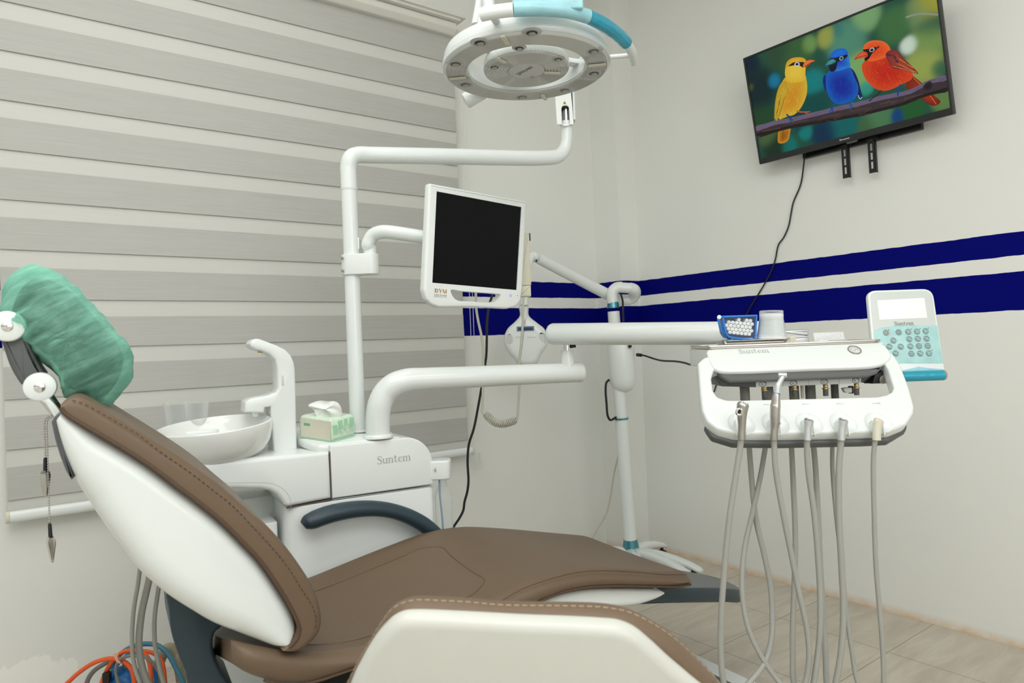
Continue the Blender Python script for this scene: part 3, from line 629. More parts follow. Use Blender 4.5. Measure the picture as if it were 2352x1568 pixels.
# wall bracket: two rails on the wall and two slotted arms hooked over them
RWA = Pl((XR-.001, 0, 0), (0, -1, 0), UPZ); RB = Pl((XR-.045, 0, 0), (0, -1, 0), UPZ)
brk = thing('wall_bracket', 'black slotted steel bracket holding the television to the wall', 'bracket', RWA.at(1975, 340))
a = RWA.px(1850, 356); b_ = RWA.px(2122, 292); zr = (a[1]+b_[1])/2-.002
q = MB(); q.box(RWA, a[0], zr-.012, b_[0], zr+.018, -.022, 0, .0015); q.build('wall_rail', M['black'], brk)
q = MB(); q.box(RWA, a[0], zr+.20, b_[0], zr+.24, -.022, 0, .0015); q.build('wall_rail', M['black'], brk)
for (u0, v0, u1, v1) in ((1937, 332, 1947, 408), (1998, 318, 2008, 396)):
    xa = (RB.px(u0, v0)[0]+RB.px(u1, v1)[0])/2; zb = RB.px(u1, v1)[1]; zz = RB.px(u0, v0)[1]
    # the arm leans with the screen and reaches up behind it
    AR = Pl((XR-.030-.018, 0, zb), (0, -1, 0), (-LEAN*.22, 0, HT)); AR.o = V((XR-.045, 0, zb))
    q = MB(); w_ = .013; h = zt-zb+.34
    holes = [(.016+.034*k, .016+.034*k+.026) for k in range(int(h/.034))]
    ys = [0]+[y for hh in holes for y in hh]+[h]
    q.box(AR, xa-w_, 0, xa-.0045, h, 0, .002); q.box(AR, xa+.0035, 0, xa+w_, h, 0, .002)
    for k in range(0, len(ys), 2): q.box(AR, xa-.0046, ys[k], xa+.0036, ys[k+1], 0, .002)
    q.box(AR, xa+w_-.002, 0, xa+w_, h, 0, .016)
    q.box(AR, xa-w_-.004, zz-zb-.006, xa+w_+.006, zz-zb+.006, -.002, .045)
    q.build('bracket_arm', M['black'], brk)
# the television's lead
q = MB(); q.tube([RWA.at(1850, 352, -.035), RWA.at(1848, 362, -.03)]+[RWA.at(u, v, -.006) for u, v in ((1841, 415), (1836, 432), (1822, 465), (1817, 490), (1811, 520), (1800, 545), (1788, 562), (1781, 595), (1772, 622), (1757, 650), (1744, 672), (1733, 690), (1722, 708), (1714, 724), (1690, 770), (1660, 840), (1640, 900))], .0032, 8, n=5)
tag(q.build('television_lead', M['rubber']), 'thin black lead hanging from the television across the blue stripes', 'cord')
# ================================================================== mobile whitening-lamp stand in the corner
SD = 3.33
st = thing('whitening_lamp_stand', 'white tooth-whitening lamp on a wheeled pole stand in the corner', 'lamp stand', P(1449, 1322, SD)*1)
st.location.z = 0
SF = facing(SD); pb_, pt_ = P(1449, 1256, SD), P(1409, 712, SD)
ax = (pt_-pb_).normalized()
def along(v): return pb_+(pt_-pb_)*((1256-v)/(1256-712))
q = MB(); q.tube([along(1262), along(962)], .031, 28); q.build('pole', M['white'], st)
q = MB(); q.tube([along(968), along(715)], .0285, 28); q.build('upper_pole', M['white'], st)
q = MB(); q.tube([along(1259), along(1238)], [.040, .0325], 28); q.build('collar', M['teal'], st)
q = MB(); q.tube([along(963), along(959)], .0335, 28); q.build('collar', M['teal'], st)
q = MB(); q.tube([along(707), along(694)], [.0305, .0265], 28); q.build('collar', M['teal'], st)
# power box round the pole
q = MB(); c0, c1 = along(902), along(790); off = V(RT)*.021
prof = [(0, 0), (.02, .002), (.040, .012), (.056, .035), (.062, .07), (.063, .13), (.062, .235), (.057, .25), (.035, .256), (0, .257)]
q.lathe(prof, c0+off, ax, 32); q.build('power_box', M['white'], st)
q = MB(); q.cyl(P(1447, 794.5, SD-.068), P(1447, 794.5, SD-.05), .009, 16, .002); q.build('socket', M['black'], st)
q = MB(); q.box(facing(SD), *SF.px(1400, 882), *SF.px(1409, 860), .0, .02, .003); q.build('plug', M['white'], st)
# swan-neck: up, over to the right, round and back along the lamp arm
r0 = .0265; D1 = SD
pts = [along(700), along(672), P(1416, 661, D1), P(1428, 659.5, D1)]
q = MB(); q.tube(pts, r0, 24, n=6); q.build('elbow', M['white'], st)
q = MB(); q.tube([P(1420, 660, D1), P(1450, 661.5, D1)], r0*.93, 24); q.build('elbow', M['white'], st)
q = MB(); q.tube([P(1447, 661.5, D1), P(1457, 665, D1+.01), P(1459, 674, D1+.04), P(1452, 685, D1+.07), P(1440, 689, D1+.08)], r0, 24, n=6); q.build('elbow', M['white'], st)
q = MB(); q.tube([P(1446, 688, D1+.075), P(1420, 687, D1+.07), P(1396, 676, D1+.04), P(1330, 642, D1-.05), P(1236, 593, D1-.2)], [.0255, .0255, .0265, .0255, .0235], 24, n=4); q.build('arm', M['white'], st)
HD = 3.06
q = MB(); q.ball(P(1226, 590, D1-.21), .024); q.tube([P(1224, 588, D1-.21), P(1216, 596, D1-.24), P(1207, 640, HD), P(1204, 700, HD)], [.020, .019, .018, .0185], 20, n=5); q.build('arm_joint', M['white'], st)
q = MB(); q.tube([P(1233, 599, D1-.228), P(1231, 598, D1-.229)], .006, 10); q.build('lock_screw', M['black'], st)
HF = facing(HD)
op = [(1193, 700), (1194, 724), (1183, 738), (1166, 754), (1157.5, 774), (1159, 794), (1169, 812), (1181, 825), (1188, 834), (1210, 842), (1234, 834), (1244, 813), (1256, 795), (1258.5, 774), (1251, 755), (1234, 741), (1215, 724), (1213, 700)]
outl = smooth2(HF.pxs(op), 5)
q = MB(); q.prism(HF, outl, -.012, .085, .028, 5); hd = q.build('lamp_head', M['white2'], st)
h1 = smooth2(HF.pxs([(1163, 774), (1168, 767), (1174, 768), (1178, 779), (1176, 788), (1170, 791), (1163, 786)])); h2 = smooth2(HF.pxs([(1238, 768), (1244, 763), (1251, 767), (1253, 778), (1252, 787), (1246, 786), (1238, 778)]))
cs_ = []
for h in (h1, h2):
    c = MB(); c.prism(HF, h, -.1, .2); cs_.append(recalc(c.build('c', M['white'], st)))
recalc(hd); cut(hd, cs_)
q = MB(); a = HF.px(1187, 761); b_ = HF.px(1226.5, 748.5)
q.box(HF, a[0], a[1], b_[0], b_[1], -.0135, -.006, .001); q.build('display_frame', mat('display_blue', (.10, .19, .34), .35, var=.05), st)
q = MB(); q.box(HF, a[0]+.006, a[1]+.0045, b_[0]-.006, b_[1]-.0045, -.0142, -.012, .0005); q.build('display', mat('display_dark', (.045, .045, .07), .2, var=.05), st)
for u in (1186.5, 1193, 1200, 1214, 1221, 1228):
    x, y = HF.px(u, 770); q = MB(); q.prism(HF, ellipse(x, y, .0038, .0034, 14), -.0135, -.008, .001); q.build('button', M['lcd'], st)
    q = MB(); q.box(HF, x-.0055, y-.010, x+.0055, y-.0085, -.0124, -.0118); q.build('button_mark', M['inkgrey'], st)
x, y = HF.px(1212, 836); q = MB(); q.ball(HF.pt(x, y-.002, .04), .036, .026, .012, RT, FW, UPZ); q.build('lamp_window', mat('smoked_lens', (.36, .31, .29), .2, var=.05), st)
# splayed base with castors
hub = V((pb_.x, pb_.y, .098))
q = MB(); q.lathe([(0, .0), (.03, .002), (.052, -.004), (.062, -.016), (.058, -.03), (.03, -.036), (0, -.036)], hub, UPZ, 28); q.build('base_hub', M['white2'], st)
def foot(u, v, z, w=.026):
    r = ray(u, v); return EYEP + r*((z-EYE)/r.z)
tips = [foot(1612, 1303, .076), foot(1529, 1246, .076), hub+V((-.30, .19, -.02)), hub+V((-.24, -.30, -.02)), hub+V((-.02, -.36, -.02))]
tips[1] = hub+(tips[1]-hub)*.55 if (tips[1]-hub).length > .6 or tips[1].y > YP-.05 else tips[1]
for t in tips:
    dirn = V((t.x-hub.x, t.y-hub.y, 0)); Lg = dirn.length
    dirn.normalize()
    if Lg > .38: t = hub+dirn*.38; Lg = .38
    f = lambda s, z: V((hub.x, hub.y, 0))+dirn*(Lg*s)+V((0, 0, z))
    q = MB(); sd = V((-dirn.y, dirn.x, 0))
    rings = []
    for s_, zt_, zb_, w_ in ((.02, .100, .058, .031), (.2, .110, .064, .029), (.42, .112, .068, .027), (.65, .104, .066, .025), (.85, .089, .060, .023), (.97, .074, .053, .021), (1.0, .066, .055, .015)):
        c = f(s_, 0); rings.append([c+sd*(w_*math.cos(a_)*(1 if math.sin(a_) > -.2 else .95))+V((0, 0, (zt_+zb_)/2+(zt_-zb_)/2*math.copysign(abs(math.sin(a_))**.6, math.sin(a_)))) for a_ in (2*math.pi*k/20 for k in range(20))])
    q.rings(rings); q.build('base_leg', M['white2'], st)
    cw = f(.88, 0); q = MB()
    for s2 in (-1, 1): q.cyl(cw+V((0, 0, .024))+sd*(.003*s2), cw+V((0, 0, .024))+sd*(.014*s2), .024, 20, .003)
    q.tube([cw+V((0, 0, .03)), cw+V((0, 0, .06))], .008, 10); q.build('castor', M['black'], st)
# leads belonging to the corner
q = MB(); q.tube([P(1399, 872, SD-.01), P(1393, 878, SD), P(1391, 895, SD), P(1393, 925, SD), P(1396, 955, SD), P(1401, 964, SD), P(1410, 961, SD-.035), P(1416, 957, SD-.04)], .0055, 8, n=6)
tag(q.build('looped_lead', M['rubber']), 'short black lead looping beside the whitening lamp pole', 'cord')
q = MB(); q.tube([P(1426, 676, SD+.02), P(1430, 690, SD-.02), P(1431, 712, SD-.04), P(1432, 740, SD-.03), P(1432, 770, SD-.035)], .005, 8, n=6)
tag(q.build('lamp_lead', M['rubber']), 'black lead running down the top of the whitening lamp pole', 'cord')
q = MB(); q.tube([P(1465, 815, SD-.03), P(1478, 816, SD-.06), P(1500, 823, SD-.1), P(1520, 828, SD-.2), P(1550, 829.5, SD-.35), P(1572, 833, SD-.5), P(1585, 837, SD-.6), P(1597, 835, SD-.75), P(1612, 828, SD-.9)], .0042, 8, n=6); q.tube([P(1463, 814.5, SD-.03), P(1473, 815.5, SD-.05)], .008, 10)
tag(q.build('power_lead', M['rubber']), 'thin black plug lead sagging between lamp stand and instrument tray', 'cord')
WQ = Pl((0, YW-.012, 0), (1, 0, 0), UPZ)
q = MB(); q.tube([P(1428, 905, 3.42), P(1424, 1000, 3.45), P(1421, 1040, 3.45)]+[P(u, v, 3.5) for u, v in ((1411, 1085), (1404, 1130), (1395, 1172), (1386, 1192), (1372, 1215), (1360, 1236), (1345, 1270))], .0042, 8, n=6)
tag(q.build('white_lead', M['lightcable']), 'thin cream lead trailing down the wall behind the pole stand', 'cord')
# ================================================================== the spittoon cabinet of the dental unit
hU = R_(97); UX = V((math.sin(hU), math.cos(hU), 0)); UB = V((-UX.y, UX.x, 0))      # UB points away from the camera
UN = Pl(P(880, 1130, 2.02), UX, UPZ)
un = thing('spittoon_cabinet', 'white dental side cabinet with round spittoon bowl, tap column and grey lettering', 'dental cabinet', V((UN.at(880, 1130, .15).x, UN.at(880, 1130, .15).y, 0)))
zs = UN.px(880, 1131)[1]                                # height of the seam, in plane coordinates
zf = -UN.o.z                                            # floor, in plane coordinates
xl, xr = UN.px(657, 1168)[0], UN.px(999, 1150)[0]
DU = .29
def upl(z): return Pl(UN.o, UX, -UB) if 0 else None
# a horizontal section plane: ex = UX, ey = UB (seen from above), depth runs down
def hor(z): return Pl((UN.o.x, UN.o.y, z), UX, UB)
H0 = UN.o.z
HP = hor(0)
q = MB(); q.prism(hor(H0+zs-.003), fillet([(xl, 0), (xr, 0), (xr, DU), (xl, DU)], [.045, .02, .05, .05], 8), 0, H0+zs-.003-.07, .003); q.build('lower_cabinet', M['white'], un)
q = MB(); q.prism(hor(.07), fillet([(xl-.02, -.015), (xr+.03, -.015), (xr+.03, DU+.02), (xl-.02, DU+.02)], .04), 0, .07, .012); q.build('plinth', M['white'], un)
# upper block with the big rounded right shoulder
up = UN.pxs([(762, 1146), (995, 1114), (993, 1063), (986, 1034), (972, 1012), (950, 1003), (925, 1002), (850, 1013), (757, 1025)])
y_b = zs+.003
xs_ = UN.px(760, 1090)[0]; zt_l = UN.px(757, 1026)[1]; xR = xr-.002
top = [(xs_, y_b), (xR, y_b), (xR, UN.px(993, 1063)[1]-.01)]
zc = UN.px(950, 1003)[1]; rr = .085
top += [(xR-rr+rr*math.cos(t), zc-rr+rr*math.sin(t)) for t in [R_(90*k/9) for k in range(10)]]
top += [(xs_, zc)]
q = MB(); q.prism(UN, top, 0, DU, .005, 4); ubk = q.build('upper_cabinet', M['white'], un)
# the lid runs on to the left with a bevelled front corner
zl = zc-.004
lid = hor(H0+zc)
xll = UN.px(685, 1020, .13)[0]
LIDS = .12
def lidz(p): return H0+zc+.0015+LIDS*(V(p)-UN.o).dot(UB)
q = MB(); q.prism(Pl((UN.o.x, UN.o.y, H0+zc+.0015), UX, UB+UPZ*LIDS), fillet([(xs_-.030, .010), (xR-.09, .010), (xR-.09, DU-.01), (xll, DU-.01), (xll, .13)], [.02, .01, .02, .03, .03], 5), 0, .030, .012); q.build('lid', M['white'], un)
q = MB(); q.prism(hor(H0+zc-.028), fillet([(xs_-.024, .018), (xs_+.05, .018), (xs_+.05, DU-.015), (xll+.008, DU-.015), (xll+.008, .134)], [.02, .0, .02, .03, .03], 5), 0, zc-.028-zs-.002, .0); q.build('rear_housing', M['white'], un)
# seam groove lines
q = MB(); q.ribbon(UN, UN.pxs([(757, 1037), (762, 1146)]), .0020, -.0006, .01); q.ribbon(UN, UN.pxs([(659, 1166.5), (700, 1159), (761, 1147.5)]), .0026, -.0008, .01); q.build('panel_gap', mat('gap_shadow_line', (.12, .085, .07), .8, var=.1), un)
q = MB(); q.ribbon(UN, UN.pxs([(764, 1147), (997, 1116)]), .0012, -.0004, .004); q.build('panel_seam', M['inklight'], un)
x, y = UN.px(866, 1066); xb, yb_ = UN.px(944, 1056)
LT = Pl(UN.pt(x, y), (UN.pt(xb, yb_)-UN.pt(x, y)), UPZ); LT.ey = UPZ; LT.ex = UX; LT.n = UX.cross(UPZ)
serif('Suntem', UN, x, y, xb-x, M['inklight'], un, d=-.0006)
# the cantilevered bowl tray
trp = UN.pxs([(757.5, 1038), (762, 1145), (662, 1164), (652, 1160), (645, 1147), (634, 1135), (620, 1127), (600, 1123.5), (540, 1122), (440, 1124), (380, 1124), (366, 1105), (372, 1082), (440, 1067), (520, 1058), (600, 1050), (680, 1043)])
q = MB(); q.prism(UN, trp, -.002, DU-.02, .012, 4); q.build('bowl_tray', M['white'], un)
tl = UN.pxs([(444, 1109), (520, 1108.5), (600, 1108), (625, 1110), (645, 1119), (660, 1133), (667, 1150), (668, 1163)])
q = MB(); q.ribbon(UN, smooth2(tl, 4, False), .0011, -.0024, .004); q.build('tray_edge_line', M['inklight'], un)
# the bowl, tipped a little towards the chair
BC = P(492.5, 974, 1.90); bn = (UPZ-FW*.085-RT*.03).normalized()
Rb = .1535
prof = [(0, -.082), (.05, -.080), (.085, -.070), (.120, -.045), (.140, -.012), (.1455, -.003), (.1490, .0), (.1525, -.003), (.1535, -.012), (.1515, -.030), (.146, -.055), (.136, -.077), (.120, -.092), (.100, -.0985), (.07, -.10), (0, -.10)]
prof = [(a*.965, b*.93) for a, b in prof]
q = MB(); q.lathe(prof, BC, bn, 64); q.build('bowl', M['ceramic'], un)
q = MB(); q.lathe([(0, -.092), (.10, -.092), (.102, -.097), (.104, -.13), (.0, -.13)], BC, bn, 48); q.build('bowl_foot', M['cream'], un)
q = MB(); q.lathe([(0, -.074), (.016, -.074), (.018, -.0765)], BC, bn, 20); q.build('drain', M['steel'], un)
# tap column
SP = Pl(P(640, 1000, 1.98), UX, UPZ)
o_ = [(683, 1033), (681, 960), (679.5, 880), (678, 845), (675, 830), (668, 815), (656, 803), (636, 793), (615, 785), (596, 778), (588, 777.5), (580, 781), (574, 789), (576, 796), (588, 803), (603, 806), (619, 813), (632, 825), (637, 845), (639, 890), (634, 901), (616, 908), (577, 915), (564, 923), (563, 947), (607, 948), (608.5, 936), (622, 934), (625, 985), (629, 1042)]
po = SP.pxs(o_); 
q = MB(); q.prism(SP, po, 0, .085, .007, 3); q.build('tap_column', M['white'], un)
x, y = SP.px(602, 805, .03); q = MB(); q.cyl(SP.pt(x-.004, y+.004, .04), SP.pt(x-.004, y-.006, .04), .007, 14, .001); q.build('bowl_rinse_nozzle', M['brass'], un)
x, y = SP.px(588, 947, .03); q = MB(); q.cyl(SP.pt(x, y+.004, .04), SP.pt(x, y-.012, .04), .009, 14, .002); q.build('cup_filler_nozzle', M['lcd'], un)
a1, a2 = SP.px(648, 862), SP.px(653, 885); q = MB(); q.box(SP, a1[0]-.002, a2[1], a1[0]+.004, a1[1], -.001, .003, .001); q.build('sensor_slot', M['whitegrey'], un)
# second body behind and to the left
xa = UN.px(592, 1200)[0]
q = MB(); q.prism(hor(H0+UN.px(700, 1189, .05)[1]-.0), fillet([(xa-.16, .055), (xa+.062, .055), (xa+.062, DU+.04), (xa-.16, DU+.04)], .012), 0, H0+UN.px(700, 1189, .05)[1]-.02, .004); q.build('waste_cabinet', M['white'], un)
q = MB(); q.prism(hor(H0+UN.px(600, 1140, .16)[1]), fillet([(xa-.17, .16), (xa+.1, .16), (xa+.1, DU+.06), (xa-.17, DU+.06)], .01), 0, .14, .004); q.build('waste_cabinet_top', M['whitegrey'], un)
# water bottle on the right flank
BT = P(1016, 1075, 2.13)
q = MB(); q.prism(Pl(BT, RT, FW), rect(-.062, -.035, .026, .035, .02), -.028, .030, .006); q.build('bottle_holder', M['white'], un)
q = MB(); q.lathe([(0, -.03), (.012, -.031), (.012, -.045), (.016, -.058), (.0245, -.075), (.0265, -.09), (.0265, -.27), (.022, -.285), (0, -.287)], BT, UPZ, 28); q.build('water_bottle', M['clear'], un)
q = MB(); q.tube([BT+V((-.018, -.01, -.02)), BT+V((-.019, -.012, -.08)), BT+V((-.014, -.012, -.15)), BT+V((-.012, -.012, -.25))], .003, 8, n=5); q.build('water_line', mat('blue_tube', (.20, .32, .42), .35, var=.05), un)
q = MB(); q.cyl(P(999, 1078, 2.09), P(1001, 1078, 2.09), .006, 12, .001); q.build('screw', M['steel'], un)
# ------------------------------------------------------------------ tissue pack on the lid
TD = 1.98
TKX = V((math.sin(R_(82)), math.cos(R_(82)), 0)); TKY = V((-TKX.y, TKX.x, 0))
tb = P(762, 1003, TD); tb.z = H0+zc+.002
# corner nearest the camera is at photo (762,1003): left face runs back to (689,1003), front face runs right to (814,990)
c_near, c_l, c_r = P(762, 1003, TD), P(689, 1001, TD+.05), P(815, 988, TD+.08)
zt0 = H0+zc+.0022
for c in (c_near, c_l, c_r): c.z = lidz(c)+.0006
c_far = c_l+(c_r-c_near)
tk = thing('tissue_pack', 'green and cream soft pack of tissues with one white tissue pulled up', 'tissues', (c_near+c_far)/2)
hT = .062
def boxy(b, cs, h, r_=.006, mid=.003):
    base = [V(c) for c in cs]; ctr = sum(base, V())/4
    rings = []
    for f, z in ((.93, 0), (1.0, .006), (1.0+mid/.06, h*.5), (1.0, h-.008), (.95, h-.001), (.86, h+.002)): 
        pol = []
        for i in range(4):
            a_, b_2, c_ = base[i-1], base[i], base[(i+1) % 4]
            for k in range(4):
                t = k/3; p1 = b_2.lerp(a_, .07); p2 = b_2.lerp(c_, .07); pol.append(p1*(1-t)**2+b_2*2*t*(1-t)+p2*t*t)
        rings.append([ctr+(p-ctr)*f+V((0, 0, z+.0012*noise.noise(p*60+V((0, 0, z*50))))) for p in pol])
    b.rings(rings); return b
q = MB(); boxy(q, [c_near, c_r, c_far, c_l], hT); q.build('wrapper', M['greenpale'], tk)
fl = Pl(c_near, c_r-c_near, UPZ); wl_ = (c_r-c_near).length; fs_ = Pl(c_l, c_near-c_l, UPZ); ws_ = (c_near-c_l).length
q = MB()
for a0, a1, b0, b1 in ((.06, .22, .33, .74), (.30, .46, .52, .90), (.56, .68, .62, .92), (.80, .95, .5, .92), (.02, .96, .0, .06)): q.box(fl, wl_*a0, hT*b0, wl_*a1, hT*b1, -.0042, -.0032)
q.box(fs_, .0, 0, ws_, hT*.05, -.0040, -.003); q.build('printed_check', M['greenprint'], tk)
q = MB(); q.box(fs_, ws_*.05, hT*.06, ws_*.97, hT*.93, -.0040, -.003); q.build('end_panel', M['beigewrap'], tk)
q = MB(); q.box(fs_, ws_*.14, hT*.60, ws_*.33, hT*.71, -.0046, -.0038); q.build('printed_bar', M['greenink'], tk)
typed('纯天然', fl, wl_*.18, hT*.26, hT*.42, mat('pale_green_ink', (.40, .60, .46), .5, var=.05), tk, d=-.0048, width=wl_*.72)
# pulled tissue: a folded sheet rising out of the slit
q = MB(); ctr = (c_near+c_far)/2; ax_ = (c_r-c_near).normalized(); N = 16; Mh = 8; vs = []
tis = facing(2.02)
lp = [(732, 962), (727, 950), (720, 941), (708, 931), (722, 923), (740, 919), (755, 921), (768, 920.5), (777, 924), (784, 934), (786, 944), (784, 954), (772, 960), (752, 962)]
tp = smooth2(tis.pxs(lp), 4)
cxx = sum(p[0] for p in tp)/len(tp); cyy = sum(p[1] for p in tp)/len(tp); rings = []
for f in (1, .8, .6, .4, .2, .02):
    rings.append([tis.pt(cxx+(x-cxx)*f, cyy+(y-cyy)*f, .012*noise.noise(V((x*28, y*40, f*1.4)))-.02*(1-f)) for x, y in tp])
q.rings(rings, (False, True)); q.rings([[p+FW*.0006 for p in r] for r in rings], (False, True)); q.build('tissue', M['paper'], tk, ang=180)
# ------------------------------------------------------------------ light post and swing arm
LD = 2.12
lb = P(822, 986, LD); lb.z = lidz(lb)-.001
post = thing('light_post', 'tall white bent pole rising from the cabinet to carry the operating light', 'post', lb)
def hv(v): return V((lb.x, lb.y, EYE+(ray(800, v)*(LD/FP)).z))
rp = .0238
q = MB(); q.tube([lb, hv(432)], rp, 28); q.build('pole', M['white2'], post)
bt = hv(395); e1 = P(1270, 365, 2.42); z1 = P(860, 358, LD).z
e1 = P(1262, 362, 2.42); s1 = P(850, 356, 2.16)
q = MB(); q.tube([hv(436), hv(400), hv(385), P(806, 363, 2.125), P(822, 356, 2.14), s1, P(1000, 358.5, 2.24), e1, P(1284, 357, 2.44), P(1297, 342, 2.45), P(1301.5, 322, 2.45), P(1301.5, 284, 2.45)], [.0245, .0245, .0245, .0250, .0255, .0255, .0255, .0255, .0245, .0225, .021, .021], 28, n=5); q.build('swing_arm', M['white2'], post)
q = MB(); q.tube([hv(437), hv(434), hv(431)], [.0242, .0256, .0256], 28); q.build('collar', M['white'], post)
q = MB(); q.tube([P(1301, 289, 2.45), P(1301, 280, 2.45)], .0225, 28); q.build('sleeve', M['white'], post)
q = MB(); q.tube([lb, lb+V((0, 0, .004)), lb+V((0, 0, .006))], [.032, .032, .027], 28); q.build('base_flange', M['white'], post)
q = MB(); c_ = hv(560)+RT*rp*.93; q.box(Pl(c_, FW, UPZ), -.008, -.018, .008, .018, -.004, .004, .002, .004); q.build('cover_plug', M['white'], post)
# ------------------------------------------------------------------ monitor on its own clamped arm
MD = 2.02
C0, C1, C2, C3 = P(986, 420, 1.96), P(1210, 462, 2.165), P(1196, 707, 2.155), P(975, 690, 1.955)
mx_ = ((C1-C0)+(C2-C3)).normalized(); my_ = ((C0-C3)+(C1-C2)); my_ = (my_-mx_*my_.dot(mx_)).normalized()
MP = Pl((C0+C1+C2+C3)/4, mx_, my_)
mo = thing('monitor', 'white framed flat monitor with black screen on a clamped arm', 'monitor', (C0+C1+C2+C3)/4)
fr = MP.pxs([(986, 420), (1210, 462), (1201, 660), (1197, 690), (1187, 703), (1166, 709), (1085, 705), (1008, 705.5), (992, 699), (980, 687), (974, 666), (979, 560)])
fr = fillet(fr, [.006, .006, .02, .02, .02, .02, .0, .02, .02, .02, .02, 0], 4)
hole_s = MP.pxs([(1003, 439), (1198, 475.5), (1187, 666), (993, 649)])
hol = smooth2(MP.pxs([(1035, 666), (1060, 668), (1100, 671), (1140, 674), (1150, 676), (1146, 686), (1134, 694), (1120, 695), (1080, 692), (1052, 690), (1041, 682)]), 4)
q = MB(); q.prism(MP, fr, 0, .028, .007, 4); fb = q.build('bezel', M['white'], mo)
c1 = MB(); c1.prism(MP, hole_s, -.05, .0045); c1 = recalc(c1.build('c', M['white'], mo)); c2_ = MB(); c2_.prism(MP, hol, -.05, .1); c2_ = recalc(c2_.build('c', M['white'], mo))
recalc(fb); cut(fb, [c1, c2_])
q = MB(); q.prism(MP, [(x*.998, y) for x, y in inset(ccw(hole_s), .0006)], .0025, .006); q.build('screen', M['screenblack'], mo)
rc_ = MP.pxs([(1000, 440), (1190, 478), (1182, 640), (992, 630)])
q = MB(); q.prism(MP, fillet(rc_, .02), .028, .062, .014); q.build('rear_shell', M['white'], mo)
x, y = MP.px(1172.5, 678.5); q = MB(); q.lathe([(0, .0012), (.0025, .0012), (.0030, 0)], MP.pt(x, y, 0), MP.n, 16); q.build('power_light', M['ledblue'], mo)
q = MB(); q.lathe([(.0030, .0012), (.0042, .0008), (.0044, 0)], MP.pt(x, y, 0), MP.n, 16); q.build('power_ring', M['inklight'], mo)
x, y = MP.px(1188, 679); q = MB(); q.lathe([(0, .0006), (.0012, .0006), (.0012, 0)], MP.pt(x, y, 0), MP.n, 10); q.build('indicator', M['inkblack'], mo)
x, y = MP.px(998, 671.5); xb, _ = MP.px(1026, 672)
serif('DYM', MP, x, y, xb-x, M['gold'], mo, d=-.0006)
x, y = MP.px(997, 677.5); typed('多意美 医疗器械', MP, x, y-.001, .0046, M['inkgrey'], mo, d=-.0006, width=xb-x)
x, y = MP.px(996.5, 680.8); typed('Beautiful Because of You', MP, x, y-.0005, .0030, M['inkgrey'], mo, d=-.0006, width=xb-x, name='small_lettering')
q = MB(); ca_ = P(800, 609, LD)
ca_ = V((lb.x, lb.y, ca_.z))
cl = Pl(ca_, RT, FW)                                   # seen from above; depth runs down
ang = R_(-8); ox = .056
h_ = .031
d2 = V((math.cos(ang), math.sin(ang)))
shape = [(.0305*math.cos(t), .0305*math.sin(t)) for t in [R_(95+17*k) for k in range(11)]]+[(ox+.018*0+.027*math.cos(t), -.006+.027*math.sin(t)) for t in [R_(-85+17*k) for k in range(11)]]
q.prism(cl, shape, -h_, h_, .0025); q.build('clamp', M['white'], mo)
for dz in (-.019, .019):
    q = MB(); q.cyl(ca_+V((0, 0, dz))-FW*.026-RT*.021, ca_+V((0, 0, dz))-FW*.030-RT*.024, .0045, 12, .001); q.build('screw', M['inkgrey'], mo)
a0 = ca_+RT*(ox+.001)-FW*.006+V((0, 0, .02)); ux_ = 843
zA = P(900, 533, 2.10).z
q = MB(); q.tube([a0, a0+V((0, 0, .030)), P(845, 564, 2.112), P(849, 551, 2.112), P(857, 540, 2.11), P(869, 534, 2.105), P(884, 532, 2.10), P(925, 537, 2.09), P(975, 545, 2.075), P(1040, 556, 2.14)], [.0195, .0195, .0198, .0202, .0206, .0206, .0206, .0206, .0200, .0195], 24, n=5); q.build('arm', M['white2'], mo)
RB2 = facing(2.20)
a, b_ = RB2.px(1208, 680), RB2.px(1219, 655)
q = MB(); q.box(RB2, a[0]-.02, a[1], b_[0], b_[1], 0, .05, .003)
a, b_ = RB2.px(1208, 655), RB2.px(1215.5, 534); q.box(RB2, a[0]-.02, a[1], b_[0], b_[1], .0, .03, .003); q.build('rear_bracket', M['cream'], mo)
a, b_ = RB2.px(1215.7, 552), RB2.px(1218.2, 535); q = MB(); q.box(RB2, a[0], a[1], b_[0], b_[1], .002, .01, .0005); q.build('bracket_clip', M['black'], mo)
# ------------------------------------------------------------------ the operating light
LN_D = 1.73
LC = P(1209, 158, LN_D); ny = -UPZ*math.cos(R_(.6))-FW*math.sin(R_(.6)); ny.normalize()     # the lamp faces this way
lu = -ny; lex = (RT-lu*RT.dot(lu)-UPZ*.0).normalized(); rot_ = R_(-1.0); lex = (Matrix.Rotation(rot_, 3, FW) @ lex); lex = (lex-lu*lex.dot(lu)).normalized(); ley = lu.cross(lex)
LP_ = Pl(LC, lex, ley)                                  # n = lu: depth runs downwards out of the face
RL = 191*LN_D/FP
li = thing('operating_light', 'large white ring-shaped dental operating light hanging over the chair', 'operating light', LC)
q = MB(); q.lathe([(.70*RL, .002), (.985*RL, .002), (RL*1.0, .006), (RL*1.0, .014), (RL*.985, .016), (RL*.985, .030), (RL*.96, .040), (RL*.90, .046), (.76*RL, .046), (.70*RL, .040)], LC, lu, 96, closed=True); q.build('ring_housing', M['white2'], li)
pr = [(.705*RL, .003), (.705*RL, -.003)]; NR = 26
for k in range(NR+1):
    r_ = .72+(.965-.72)*k/NR; pr.append((r_*RL, -.0052-.0009*math.cos(k*math.pi)))
pr += [(.985*RL, -.003), (.992*RL, .003)]
q = MB(); q.lathe(pr, LC, lu, 128); q.build('ring_cover', M['clearbump'], li)
q = MB(); q.lathe([(.985*RL, -.0005), (1.003*RL, .001), (1.006*RL, .005), (1.0*RL, .008)], LC, lu, 128); q.build('cover_rim', M['clearmilk'], li)
